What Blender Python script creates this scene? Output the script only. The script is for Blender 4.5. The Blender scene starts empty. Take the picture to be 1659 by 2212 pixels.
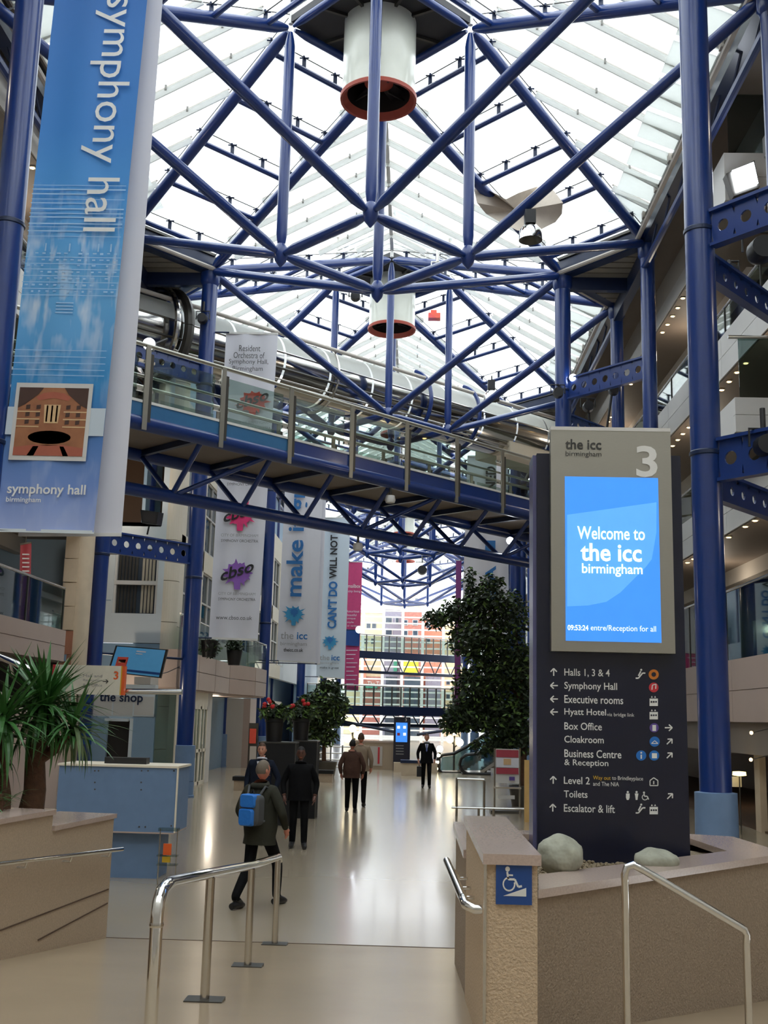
import bpy, math, random
from mathutils import Vector as V, Matrix
random.seed(7)
PI = math.pi
C = bpy.context.scene.collection
scene = bpy.context.scene
# ------------------------------------------------------------------ camera
FPX, VX, VY, ROLL, CZ = 2400.0, 895.0, 1550.0, math.radians(1.4), 2.35
_dy = V(((VX - 829.5) / FPX, -(VY - 1106) / FPX, -1.0)).normalized()
_a = math.tan(ROLL)
_dz = V((_a, 1.0, -(_a * _dy.x + _dy.y) / _dy.z)).normalized()
_dx = _dy.cross(_dz)
M3 = Matrix((_dx, _dy, _dz))          # camera space -> world
cd = bpy.data.cameras.new('camera'); cam = bpy.data.objects.new('camera', cd); C.objects.link(cam)
cam.matrix_world = Matrix.Translation((0, 0, CZ)) @ M3.to_4x4()
cd.sensor_fit = 'VERTICAL'; cd.sensor_height = 24.0; cd.lens = FPX / 2212 * 24.0
cd.clip_start = 0.1; cd.clip_end = 600
scene.camera = cam
# ------------------------------------------------------------------ sky, exposure
w = bpy.data.worlds.new('overcast_sky'); scene.world = w; w.use_nodes = True
bg = w.node_tree.nodes['Background']; bg.inputs[0].default_value = (0.93, 0.97, 1.0, 1); bg.inputs[1].default_value = 3.2
scene.view_settings.view_transform = 'Standard'; scene.view_settings.look = 'None'
scene.view_settings.gamma = 1.0; scene.view_settings.use_curve_mapping = False
scene.view_settings.exposure = 0.7
scene.cycles.transparent_max_bounces = 16; scene.cycles.max_bounces = 10; scene.cycles.diffuse_bounces = 4

# ------------------------------------------------------------------ pixel to place
def ray(x, y): return M3 @ V(((x - 829.5) / FPX, -(y - 1106) / FPX, -1.0))
def PY(x, y, Y): r = ray(x, y); return V((0, 0, CZ)) + r * (Y / r.y)
def PX(x, y, X): r = ray(x, y); return V((0, 0, CZ)) + r * (X / r.x)
def PZ(x, y, Z): r = ray(x, y); return V((0, 0, CZ)) + r * ((Z - CZ) / r.z)

# ------------------------------------------------------------------ materials
def lin(c):
    o = []
    for v in c:
        v /= 255.0; o.append(v / 12.92 if v <= .04045 else ((v + .055) / 1.055) ** 2.4)
    return (*o, 1)
def mat(name, rgb, rough=.5, metal=0.0, var=.08, scale=6.0, bump=0.0, bscale=40.0, rgb2=None, emit=None, estr=0.0, coat=0.0, stretch=None, spec=None):
    m = bpy.data.materials.new(name); m.use_nodes = True; nt = m.node_tree; b = nt.nodes['Principled BSDF']
    L = nt.links.new
    b.inputs['Roughness'].default_value = rough; b.inputs['Metallic'].default_value = metal
    if coat: b.inputs['Coat Weight'].default_value = coat; b.inputs['Coat Roughness'].default_value = .1
    if spec is not None: b.inputs['Specular IOR Level'].default_value = spec
    tc = nt.nodes.new('ShaderNodeTexCoord'); mp = nt.nodes.new('ShaderNodeMapping'); L(tc.outputs['Object'], mp.inputs[0])
    if stretch: mp.inputs['Scale'].default_value = stretch
    nz = nt.nodes.new('ShaderNodeTexNoise'); nz.inputs['Scale'].default_value = scale; nz.inputs['Detail'].default_value = 4
    L(mp.outputs[0], nz.inputs[0])
    mx = nt.nodes.new('ShaderNodeMix'); mx.data_type = 'RGBA'
    c = lin(rgb); d = lin(rgb2) if rgb2 else tuple(v * (1 - 2 * var) for v in c[:3]) + (1,)
    e = c if rgb2 else tuple(min(1, v * (1 + var)) for v in c[:3]) + (1,)
    mx.inputs[6].default_value = e; mx.inputs[7].default_value = d
    L(nz.outputs[0], mx.inputs[0]); L(mx.outputs[2], b.inputs['Base Color'])
    if bump:
        n2 = nt.nodes.new('ShaderNodeTexNoise'); n2.inputs['Scale'].default_value = bscale; L(mp.outputs[0], n2.inputs[0])
        bp = nt.nodes.new('ShaderNodeBump'); bp.inputs['Strength'].default_value = bump; bp.inputs['Distance'].default_value = .02
        L(n2.outputs[0], bp.inputs['Height']); L(bp.outputs[0], b.inputs['Normal'])
    if emit: b.inputs['Emission Color'].default_value = lin(emit); b.inputs['Emission Strength'].default_value = estr
    return m
def glass(name, rgb, gloss=.12, rough=.02, tint=.9):
    m = bpy.data.materials.new(name); m.use_nodes = True; nt = m.node_tree; nt.nodes.clear(); L = nt.links.new
    o = nt.nodes.new('ShaderNodeOutputMaterial'); t = nt.nodes.new('ShaderNodeBsdfTransparent'); g = nt.nodes.new('ShaderNodeBsdfGlossy')
    fr = nt.nodes.new('ShaderNodeLayerWeight'); fr.inputs[0].default_value = .12; ad = nt.nodes.new('ShaderNodeMath'); ad.operation = 'MULTIPLY_ADD'; ad.inputs[1].default_value = .6; ad.inputs[2].default_value = gloss
    ad.use_clamp = True
    t.inputs[0].default_value = tuple(v * tint for v in lin(rgb)[:3]) + (1,); g.inputs['Roughness'].default_value = rough
    mx = nt.nodes.new('ShaderNodeMixShader'); L(fr.outputs['Facing'], ad.inputs[0]); L(ad.outputs[0], mx.inputs[0]); L(t.outputs[0], mx.inputs[1]); L(g.outputs[0], mx.inputs[2]); L(mx.outputs[0], o.inputs[0])
    return m
def trans(name, rgb, f=.5, rough=.5):
    m = mat(name, rgb, rough); nt = m.node_tree; b = nt.nodes['Principled BSDF']; o = nt.nodes['Material Output']
    t = nt.nodes.new('ShaderNodeBsdfTranslucent'); t.inputs[0].default_value = lin(rgb); mx = nt.nodes.new('ShaderNodeMixShader'); mx.inputs[0].default_value = f
    nt.links.new(b.outputs[0], mx.inputs[1]); nt.links.new(t.outputs[0], mx.inputs[2]); nt.links.new(mx.outputs[0], o.inputs[0]); return m
MT = {}
def mk(k, *a, **kw): MT[k] = mat(k, *a, **kw)
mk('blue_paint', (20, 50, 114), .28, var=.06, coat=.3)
mk('navy_paint', (16, 34, 68), .35)
mk('light_blue_paint', (106, 132, 166), .5)
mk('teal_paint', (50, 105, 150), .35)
mk('dark_board', (48, 47, 50), .6)
mk('corrugated', (128, 122, 112), .55)
mk('drum_white', (216, 218, 205), .28, coat=.3, scale=2)
mk('red_paint', (166, 66, 46), .5)
mk('dark_mesh', (46, 40, 38), .7)
mk('bar_white', (214, 213, 208), .5)
mk('pipe_grey', (190, 182, 172), .5)
mk('steel', (205, 203, 198), .22, 1.0, var=.03)
mk('chrome', (225, 225, 222), .08, 1.0, var=.02)
mk('brushed', (178, 176, 166), .38, 1.0, var=.05, scale=20, stretch=(1, 1, 30))
mk('duct_metal', (190, 188, 184), .13, 1.0, bump=.25, bscale=1.2, var=.1, scale=1.0)
mk('duct_white', (205, 203, 196), .3, coat=.4)
mk('panel_grey', (192, 186, 178), .5, scale=1.5, var=.04)
mk('panel_white', (206, 204, 200), .45, scale=1.5, var=.03)
mk('panel_pink', (180, 160, 148), .5, scale=1.5, var=.04)
mk('panel_cream', (226, 216, 196), .5, scale=1.5, var=.04)
mk('panel_blue', (214, 222, 226), .5, scale=1.5, var=.04)
mk('panel_slate', (136, 162, 184), .45, scale=1.5, var=.05)
mk('stone_cream', (206, 188, 162), .6, scale=4, var=.08)
mk('stone_red', (166, 112, 88), .6, scale=4)
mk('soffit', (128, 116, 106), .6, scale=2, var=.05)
mk('brown_wall', (96, 70, 50), .6, scale=2)
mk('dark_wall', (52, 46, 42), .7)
mk('carpet', (84, 62, 42), .9)
mk('granite', (184, 164, 140), .35, scale=60, var=.18, bump=.15, bscale=90)
mk('granite_pier', (204, 180, 150), .75, scale=50, var=.2, bump=.5, bscale=70); mk('granite_rough', (160, 142, 122), .75, scale=50, var=.2, bump=.5, bscale=70)
mk('coping', (188, 168, 156), .22, scale=70, var=.12, coat=.3)
mk('joint', (92, 72, 58), .8)
mk('gravel', (150, 134, 108), .85, scale=40, var=.35, bump=1.0, bscale=60)
mk('boulder', (186, 186, 168), .8, scale=9, rgb2=(112, 112, 98), bump=.9, bscale=11)
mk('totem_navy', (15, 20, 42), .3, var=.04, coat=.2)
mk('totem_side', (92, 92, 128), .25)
mk('text_white', (226, 226, 222), .5)
mk('text_dark', (58, 58, 56), .5)
mk('text_black', (24, 24, 28), .6)
mk('text_blue', (32, 104, 168), .6)
mk('text_grey', (150, 150, 150), .6)
mk('text_yellow', (214, 170, 40), .5)
mk('screen_white', (235, 242, 255), .4, emit=(235, 245, 255), estr=.6)
mk('sign_blue', (28, 72, 140), .4)
mk('icon_orange', (208, 122, 40), .5); mk('icon_red', (196, 48, 58), .5); mk('icon_purple', (96, 74, 150), .5); mk('icon_blue', (30, 110, 190), .5)
mk('banner_white', (212, 212, 220), .7, scale=1.2, var=.03, stretch=(3, 3, .3))
mk('banner_pale', (196, 208, 218), .7, scale=1.2, var=.03)
mk('banner_pink', (200, 66, 116), .7); mk('banner_purple', (112, 44, 104), .7)
mk('splash_red', (222, 84, 66), .7); mk('splash_pink', (222, 54, 118), .7); mk('splash_violet', (140, 92, 180), .7); mk('splash_blue', (54, 140, 186), .7)
mk('photo_wood', (176, 118, 78), .6, scale=5, rgb2=(128, 76, 50)); mk('photo_light', (214, 178, 132), .6); mk('photo_dark', (70, 44, 34), .6); mk('photo_red', (170, 92, 70), .6)
mk('black_plastic', (26, 26, 28), .4); mk('black_fabric', (24, 24, 25), .85)
mk('trunk', (96, 66, 44), .85, scale=14, rgb2=(56, 38, 26), bump=.8, bscale=24)
mk('yucca_leaf', (70, 122, 56), .4, scale=3, rgb2=(44, 84, 42)); mk('yucca_dry', (96, 116, 74), .55)
mk('leaf_green', (50, 70, 40), .5, scale=1.2, rgb2=(28, 42, 26)); mk('leaf_light', (92, 122, 58), .5)
mk('flower_red', (210, 40, 44), .6)
mk('skin', (206, 150, 126), .55); mk('skin_dark', (96, 62, 50), .5); mk('skin_ruddy', (196, 128, 106), .55)
mk('hair_brown', (82, 56, 38), .7); mk('hair_grey', (104, 92, 78), .7); mk('hair_black', (24, 20, 20), .7)
mk('cloth_black', (13, 13, 15), .85, bump=.4, bscale=12, spec=.15); mk('cloth_navy', (26, 32, 46), .8, bump=.3, bscale=12, spec=.15); mk('cloth_olive', (50, 50, 42), .85, bump=.5, bscale=12, spec=.15)
mk('cloth_brown', (84, 62, 54), .85, bump=.4, bscale=12, spec=.15); mk('cloth_beige', (150, 132, 112), .85); mk('shirt_white', (214, 216, 226), .7); mk('tie_blue', (96, 110, 170), .6)
mk('pack_blue', (30, 112, 196), .55, bump=.3, bscale=20); mk('pack_grey', (74, 76, 78), .7)
mk('brick_red', (176, 112, 98), .8, scale=3); mk('orange_wall', (206, 134, 106), .7); mk('cream_wall', (226, 208, 170), .7); mk('yellow_panel', (228, 214, 40), .6); mk('green_panel', (60, 150, 120), .6); mk('mauve_wall', (142, 138, 152), .7)
mk('window_dark', (62, 72, 84), .12, coat=.5); mk('curtain', (176, 168, 150), .8)
mk('pavement', (150, 146, 140), .8)
mk('bare_metal_dark', (92, 90, 86), .4, .8)
mk('sheet', (196, 184, 170), .8, bump=.3, bscale=3)
mk('orange_paint', (226, 96, 36), .5); mk('sign_cream', (222, 218, 200), .5); mk('wood_pale', (206, 168, 104), .5); mk('board_red', (168, 60, 76), .6)
mk('banner_sky', (58, 130, 200), .6, scale=1.4, rgb2=(40, 108, 186), stretch=(4, 4, .4)); mk('banner_sky_light', (120, 178, 222), .6, rgb2=(170, 200, 226), scale=1.5); mk('banner_line', (156, 196, 230), .6)
MT['lamp_glow'] = mat('lamp_glow', (255, 244, 214), .4, emit=(255, 236, 190), estr=6.0)
MT['spot_warm'] = mat('spot_warm', (255, 220, 160), .4, emit=(255, 206, 130), estr=9.0)
MT['flood_glow'] = mat('flood_glow', (240, 246, 255), .3, emit=(236, 244, 255), estr=14.0)
MT['shade_glow'] = mat('shade_glow', (255, 236, 170), .5, emit=(255, 226, 140), estr=2.2)
MT['screen_blue'] = mat('screen_blue', (58, 132, 236), .25, emit=(66, 144, 250), estr=.5)
MT['screen_light'] = mat('screen_light', (96, 170, 248), .25, emit=(84, 156, 252), estr=.5)
MT['tv_blue'] = mat('tv_blue', (70, 130, 170), .25, emit=(70, 136, 180), estr=.2)
MT['roof_glass'] = glass('roof_glass', (250, 252, 252), .06)
MT['rail_glass'] = glass('rail_glass', (228, 240, 236), .08)
MT['shop_glass'] = glass('shop_glass', (176, 200, 204), .16)
MT['dim_glass'] = glass('dim_glass', (170, 190, 188), .13)
MT['bar_clear'] = trans('bar_clear', (232, 233, 230), .6)
MT['strip_grey'] = trans('strip_grey', (232, 234, 232), .7)
# floor: polished pale terrazzo
fm = mat('floor_polished', (160, 146, 125), .2, scale=.35, var=.07, spec=.55, coat=.15); MT['floor'] = fm
fm.node_tree.nodes['Principled BSDF'].inputs['Coat Roughness'].default_value = .08
MT['ramp'] = mat('ramp_polished', (160, 142, 118), .25, scale=.8, var=.08, spec=.5)

# ------------------------------------------------------------------ mesh builder
class MB:
    def __init__(s): s.v = []; s.f = []; s.mi = []; s.cm = 0
    def add(s, vs, fs):
        o = len(s.v); s.v += [tuple(p) for p in vs]; s.f += [tuple(i + o for i in f) for f in fs]; s.mi += [s.cm] * len(fs); return s
    def box(s, x0, x1, y0, y1, z0, z1):
        if x0 > x1: x0, x1 = x1, x0
        if y0 > y1: y0, y1 = y1, y0
        if z0 > z1: z0, z1 = z1, z0
        return s.add([(x, y, z) for z in (z0, z1) for y in (y0, y1) for x in (x0, x1)],
                     [(0, 2, 3, 1), (4, 5, 7, 6), (0, 1, 5, 4), (2, 6, 7, 3), (0, 4, 6, 2), (1, 3, 7, 5)])
    def beam(s, p, q, wd, ht, up=V((0, 0, 1))):     # rectangular bar p->q
        p = V(p); q = V(q); d = (q - p).normalized(); sd = d.cross(up)
        sd = sd.normalized() if sd.length > 1e-4 else V((1, 0, 0)); u = sd.cross(d).normalized(); a = sd * wd / 2; b = u * ht / 2
        return s.add([p - a - b, p + a - b, p + a + b, p - a + b, q - a - b, q + a - b, q + a + b, q - a + b],
                     [(0, 1, 2, 3), (7, 6, 5, 4), (0, 4, 5, 1), (1, 5, 6, 2), (2, 6, 7, 3), (3, 7, 4, 0)])
    def tube(s, p, q, r, n=12, r2=None, cap=True):
        return s.path([p, q], [r, r if r2 is None else r2], n, cap)
    def path(s, pts, r, n=12, cap=True, closed=False):
        pts = [V(p) for p in pts]; N = len(pts); rr = r if isinstance(r, (list, tuple)) else [r] * N
        vs = []; prev = None
        for i, p in enumerate(pts):
            if closed: d = pts[(i + 1) % N] - pts[i - 1]
            else: d = pts[min(i + 1, N - 1)] - pts[max(i - 1, 0)]
            d.normalize()
            if prev is None:
                a = d.cross(V((0, 0, 1)));
                if a.length < .05: a = d.cross(V((0, 1, 0)))
            else: a = prev - d * prev.dot(d)
            a.normalize(); prev = a; b = d.cross(a)
            for k in range(n):
                t = 2 * PI * k / n; vs.append(p + (a * math.cos(t) + b * math.sin(t)) * rr[i])
        fs = []
        for i in range(N if closed else N - 1):
            for k in range(n):
                j = (i + 1) % N; fs.append((i * n + k, j * n + k, j * n + (k + 1) % n, i * n + (k + 1) % n))
        if cap and not closed: fs += [tuple(range(n)), tuple(range((N - 1) * n, N * n))[::-1]]
        return s.add(vs, fs)
    def lathe(s, c, prof, n=24, ax='z', cap=False, sx=1, sy=1):
        vs = []; c = V(c)
        for r, h in prof:
            for k in range(n):
                t = 2 * PI * k / n; a, b = math.cos(t) * r * sx, math.sin(t) * r * sy
                vs.append(c + (V((a, b, h)) if ax == 'z' else V((a, h, b)) if ax == 'y' else V((h, a, b))))
        fs = [(i * n + k, i * n + (k + 1) % n, (i + 1) * n + (k + 1) % n, (i + 1) * n + k) for i in range(len(prof) - 1) for k in range(n)]
        if cap: fs += [tuple(range(n))[::-1], tuple(range((len(prof) - 1) * n, len(prof) * n))]
        return s.add(vs, fs)
    def prism(s, poly, z0, z1):
        n = len(poly); vs = [(x, y, z0) for x, y in poly] + [(x, y, z1) for x, y in poly]
        return s.add(vs, [tuple(range(n))[::-1], tuple(range(n, 2 * n))] + [(i, (i + 1) % n, n + (i + 1) % n, n + i) for i in range(n)])
    def slab(s, poly, th, nrm=None):               # 3-D polygon given thickness
        P = [V(p) for p in poly]; n = len(P)
        nn = V(nrm) if nrm else (P[1] - P[0]).cross(P[-1] - P[0]).normalized()
        return s.add(P + [p + nn * th for p in P], [tuple(range(n))[::-1], tuple(range(n, 2 * n))] + [(i, (i + 1) % n, n + (i + 1) % n, n + i) for i in range(n)])
    def ball(s, c, r, n=12, m=8, sx=1, sy=1, sz=1):
        pr = [(max(.001, math.sin(PI * i / m)) * r, -math.cos(PI * i / m) * r * sz) for i in range(m + 1)]
        return s.lathe(c, pr, n, sx=sx, sy=sy)
    def build(s, name, m, parent=None, smooth=False, label=None, kind=None, flat=None):
        me = bpy.data.meshes.new(name); me.from_pydata(s.v, [], s.f)
        for mm in (m if isinstance(m, list) else [m]): me.materials.append(MT[mm] if isinstance(mm, str) else mm)
        me.polygons.foreach_set('material_index', s.mi)
        if smooth:
            me.polygons.foreach_set('use_smooth', [len(f) <= 4 for f in s.f])
            try: me.set_sharp_from_angle(angle=math.radians(40))
            except Exception: pass
        me.update()
        o = bpy.data.objects.new(name, me); C.objects.link(o); put(o, parent)
        if label: o['label'] = label
        if kind: o['kind'] = kind
        return o
def worg(o):
    v = V((0, 0, 0))
    while o: v += o.location; o = o.parent
    return v
def put(o, parent):
    if parent is not None: o.parent = parent; o.location = o.location - worg(parent)
def tag(o, label, cat, group=None, kind=None):
    o['label'] = label
    if cat: o['category'] = cat
    if group: o['group'] = group
    if kind: o['kind'] = kind
    return o
def empty(name, loc, label=None, cat=None, group=None, kind=None):
    o = bpy.data.objects.new(name, None); o.empty_display_size = .2; C.objects.link(o); o.location = loc
    if label: o['label'] = label
    if cat: o['category'] = cat
    if group: o['group'] = group
    if kind: o['kind'] = kind
    return o
def struct(name, loc=(0, 0, 0)): return empty(name, loc, kind='structure')
def copy_tree(o, parent=None):
    c = o.copy(); C.objects.link(c)
    if parent: c.parent = parent
    for ch in list(o.children): copy_tree(ch, c)
    return c
def shift(o, dx=0, dy=0, dz=0): o.location = V(o.location) + V((dx, dy, dz)); return o
def B(name, m, parent, x0, x1, y0, y1, z0, z1, **k): return MB().box(x0, x1, y0, y1, z0, z1).build(name, m, parent, **k)
def T(name, m, parent, p, q, r, n=12, **k): return MB().tube(p, q, r, n).build(name, m, parent, smooth=True, **k)

# ------------------------------------------------------------------ lettering
_tc = {}
def glyphs(s, bold):
    k = (s, bold)
    if k not in _tc:
        cu = bpy.data.curves.new('t', 'FONT'); cu.body = s; cu.offset = bold; cu.extrude = 0; cu.resolution_u = 3
        o = bpy.data.objects.new('t', cu); C.objects.link(o)
        dg = bpy.context.evaluated_depsgraph_get(); me = bpy.data.meshes.new_from_object(o.evaluated_get(dg))
        vs = [tuple(v.co) for v in me.vertices]; fs = [tuple(p.vertices) for p in me.polygons]
        bpy.data.objects.remove(o); bpy.data.curves.remove(cu); bpy.data.meshes.remove(me)
        _tc[k] = (vs, fs)
    return _tc[k]
def text(name, s, m, parent, o, ux, uz, wd, ht, turn=0, bold=.0, th=.004, label=None, center=False):
    """fit string s in the rectangle with corner o, unit axes ux (right), uz (up), width wd, height ht; turn 90 = reads upwards, -90 = reads downwards"""
    vs, fs = glyphs(s, bold); xs = [v[0] for v in vs]; ys = [v[1] for v in vs]; x0, x1, y0, y1 = min(xs), max(xs), min(ys), max(ys)
    out = []; ux = V(ux); uz = V(uz); n = ux.cross(uz); o = V(o)
    for v in vs:
        a = (v[0] - x0) / (x1 - x0); b = (v[1] - y0) / (y1 - y0)
        if turn == 90: a, b = 1 - b, a
        elif turn == -90: a, b = b, 1 - a
        out.append(o + ux * (a * wd) + uz * (b * ht) + n * th)
    mb = MB(); mb.add(out, fs); return mb.build(name, m, parent, label=label)
def ptext(s, m, parent, Y, x0, y0, x1, y1, turn=0, bold=0., name='lettering', th=.004):   # pixel box on the plane at depth Y
    a = PY(x0, y1, Y); b = PY(x1, y0, Y)
    return text(name, s, m, parent, a, (1, 0, 0), (0, 0, 1), b.x - a.x, b.z - a.z, turn, bold, th)

# ------------------------------------------------------------------ key dimensions
XC = -1.12; S = 15.8; Y1 = 24.0
ZB = 12.75; ZT = 18.52; ZE = 15.62
HD = 2.15; OX = 7.4; AX = 5.35; OY = 2.4
ORD = ['nearest', 'second', 'third', 'fourth', 'fifth', 'sixth', 'seventh']

#@@STRUCTURE
# floor and ramp
fl = B('floor', 'floor', None, -16, 16, 12.2, 118, -.3, 0); fl['kind'] = 'structure'
rp = MB(); rp.add([(-12, 12.2, 0), (9, 12.2, 0), (9, 3.2, .9), (-12, 3.2, .9), (-12, 12.2, -.3), (9, 12.2, -.3), (9, 3.2, -.3), (-12, 3.2, -.3)],
                  [(0, 1, 2, 3), (7, 6, 5, 4), (0, 4, 5, 1), (1, 5, 6, 2), (2, 6, 7, 3), (3, 7, 4, 0)])
o = rp.build('floor.001', 'ramp', None); o['kind'] = 'structure'
tr = B('trim_1', 'joint', None, -3.2, .5, 12.185, 12.2, .0, .006); tr['kind'] = 'structure'
o = B('floor.002', 'ramp', None, -12, 12, -10, 3.2, -.3, .9); o['kind'] = 'structure'
o = B('floor.003', 'carpet', None, 7.9, 16, 13, 60, 0, .03); o['kind'] = 'structure'

# galleries -----------------------------------------------------------
def parapet(st, X, sg, y0, y1, z0, z1, m='panel_white', L=4.0, rows=2):
    B('parapet_core', m, st, X + sg * .02, X + sg * .22, y0, y1, z0, z1)
    n = max(1, round((y1 - y0) / L)); d = (y1 - y0) / n; h = (z1 - z0) / rows
    for i in range(n):
        for r in range(rows):
            B('panel', m, st, X - sg * .02, X + sg * .02, y0 + i * d + .008, y0 + (i + 1) * d - .008, z0 + r * h + .008, z0 + (r + 1) * h - .008)
def balustrade(st, X, sg, y0, y1, z0, z1, L=2.4, g='rail_glass', post=True):
    n = max(1, round((y1 - y0) / L)); d = (y1 - y0) / n
    for i in range(n):
        B('glass_pane', g, st, X + sg * .1, X + sg * .115, y0 + i * d + .02, y0 + (i + 1) * d - .02, z0, z1)
    if post:
        for i in range(n + 1): B('post', 'bare_metal_dark', st, X + sg * .08, X + sg * .12, y0 + i * d - .02, y0 + i * d + .02, z0 - .05, z1)
    T('handrail', 'steel', st, (X + sg * .1, y0, z1 + .03), (X + sg * .1, y1, z1 + .03), .035, 10)
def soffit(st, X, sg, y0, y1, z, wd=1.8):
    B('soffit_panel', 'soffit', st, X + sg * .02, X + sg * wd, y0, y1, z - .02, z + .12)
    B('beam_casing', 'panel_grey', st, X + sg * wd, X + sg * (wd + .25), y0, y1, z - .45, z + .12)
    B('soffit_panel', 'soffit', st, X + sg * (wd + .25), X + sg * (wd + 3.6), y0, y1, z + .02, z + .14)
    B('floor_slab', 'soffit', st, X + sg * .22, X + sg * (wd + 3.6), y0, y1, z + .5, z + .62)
XR = 7.4; XL = -8.75
wr = struct('wall_right')
GY0, GY1 = 9.0, 96.0
for (z0, z1, zg, mm, rows) in ((2.42, 3.86, 5.5, 'panel_pink', 2), (6.85, 7.85, 8.7, 'panel_white', 2), (10.7, 11.75, 12.5, 'panel_white', 2)):
    parapet(wr, XR, 1, GY0, GY1, z0, z1, mm, 5.8, rows)
    balustrade(wr, XR, 1, GY0, GY1, z1, zg, 2.9 if zg > 6 else 3.6, 'rail_glass' if zg > 6 else 'dim_glass')
    soffit(wr, XR, 1, GY0, GY1, z0)
B('bulkhead', 'soffit', wr, XR + .1, XR + .3, GY0, GY1, 1.72, 2.42)
parapet(wr, XR, 1, GY0, GY1, 14.5, 15.0, 'panel_white', 5.8, 1); soffit(wr, XR, 1, GY0, GY1, 14.5, 1.3)
B('upper_wall', 'panel_grey', wr, XR + .15, XR + .35, GY0, GY1, 15.0, 17.4)
# back wall of the galleries
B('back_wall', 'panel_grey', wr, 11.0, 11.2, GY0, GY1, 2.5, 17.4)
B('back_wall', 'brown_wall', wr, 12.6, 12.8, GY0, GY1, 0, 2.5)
for zc in (3.1, 7.4, 11.2):
    for i in range(9):
        B('wall_opening', 'dark_wall' if i % 3 else 'window_dark', wr, 10.94, 10.99, 14 + i * 6.3, 17.6 + i * 6.3, zc + .5, zc + 2.6)
# left galleries (near part, up to the stone pier)
wl = struct('wall_left')
for (z0, z1, zg, mm, y0, y1) in ((3.5, 4.28, 5.3, 'panel_pink', 9, 27.6), (6.85, 7.85, 8.7, 'panel_white', 9, 32), (10.7, 11.75, 12.5, 'panel_white', 9, 36)):
    parapet(wl, XL, -1, y0, y1, z0, z1, mm, 4.6, 2); balustrade(wl, XL, -1, y0, y1, z1, zg, 2.6, 'rail_glass' if zg > 6 else 'shop_glass'); soffit(wl, XL, -1, y0, y1, z0)
parapet(wl, XL, -1, 9, 100, 14.5, 15.0, 'panel_grey', 5.8, 1); soffit(wl, XL, -1, 9, 36, 14.5, 1.3)
B('upper_wall', 'panel_grey', wl, XL - .35, XL - .15, 9, 100, 15.0, 17.4)
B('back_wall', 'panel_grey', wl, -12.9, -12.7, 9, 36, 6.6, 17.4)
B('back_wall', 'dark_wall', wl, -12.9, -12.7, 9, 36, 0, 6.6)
# end of the near left gallery: stone pier with a red band
st = struct('wall_left.001', (-8.8, 28, 0))
a = PY(133, 1300, 28.4).x; b = PY(186, 1300, 28.4).x
z = 0
k = 0
while z < 8.0:
    h = .62; m = 'stone_red' if 3.05 < z + .3 < 4.3 else 'stone_cream'
    B('stone', m, st, a, b - .28, 28.4 - .02 * (k % 2), 29.4, z + .01, z + h - .01); z += h; k += 1
MB().lathe((b - .28, 28.72, 0), [(.3, 0), (.3, 8.0)], 20, cap=True).build('pier_round', 'stone_cream', st, smooth=True)
B('band_tile', 'panel_slate', st, a + .03, b - .4, 28.36, 28.39, 3.55, 3.72)
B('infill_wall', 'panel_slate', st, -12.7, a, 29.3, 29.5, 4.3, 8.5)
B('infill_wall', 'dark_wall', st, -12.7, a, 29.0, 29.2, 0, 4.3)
# block facing the viewer: pale blue wall, window, cream rounded corner
st = struct('wall_left.002', (-9, 36, 0))
WY = 33.2; XF = -7.25
xw0, xw1 = PY(243, 1300, WY).x, PY(338, 1300, WY).x
zw0, zw1 = PY(290, 1325, WY).z, PY(290, 1185, WY).z; ztop = PY(280, 1128, WY).z
B('wall_panel', 'panel_blue', st, -12.5, xw0, WY, WY + .3, 4.35, ztop)
B('wall_panel', 'panel_blue', st, xw1, XF - .4, WY, WY + .3, 4.35, 15)
B('wall_panel', 'panel_blue', st, xw0, xw1, WY, WY + .3, zw1, ztop)
B('wall_panel', 'panel_blue', st, xw0, xw1, WY, WY + .3, 4.35, zw0)
B('wall_panel', 'panel_slate', st, -12.5, XF - .4, WY, WY + .3, 0, 4.33)
B('wall_panel', 'brown_wall', st, -12.5, xw1, WY + 2.4, WY + 2.6, ztop - .6, 13.5)
B('ledge', 'panel_blue', st, -12.5, xw1, WY, WY + 2.4, ztop - .12, ztop)
for zz in (5.6, 7.0): B('joint', 'panel_slate', st, -12.5, xw0 - .05, WY - .004, WY, zz, zz + .02)
wn = MB(); wn.box(xw0, xw1, WY + .18, WY + .2, zw0, zw1); win = wn.build('window_pane', 'window_dark', st)
zm = (zw0 + zw1) / 2 - .05
B('window_bar', 'panel_white', st, xw0, xw1, WY + .02, WY + .16, zm - .06, zm + .06)
for (x0, x1) in ((xw0, xw0 + .07), (xw1 - .07, xw1)): B('window_bar', 'panel_white', st, x0, x1, WY + .04, WY + .16, zw0, zw1)
nc = 11
for i in range(nc):
    x = xw0 + .09 + (xw1 - xw0 - .2) * i / nc
    if i in (6,): continue
    B('curtain_fold', 'curtain' if i > 6 else 'bare_metal_dark', st, x, x + .07, WY + .14, WY + .17, zm + .07, zw1 - .03)
    B('curtain_fold', 'curtain' if i > 6 else 'bare_metal_dark', st, x, x + .07, WY + .14, WY + .17, zw0 + .03, zm - .07)
cm = MB()
arc = [(XF - .4 + .4 * math.sin(t), WY + .4 - .4 * math.cos(t)) for t in [i * PI / 2 / 8 for i in range(9)]]
zz = 0
while zz < 13:
    mb = MB(); mb.prism(arc + [(XF - .4, WY + .4)], zz + .008, zz + 1.24 if zz < 12 else 13); mb.build('wall_panel', 'panel_cream', st); zz += 1.25
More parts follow.
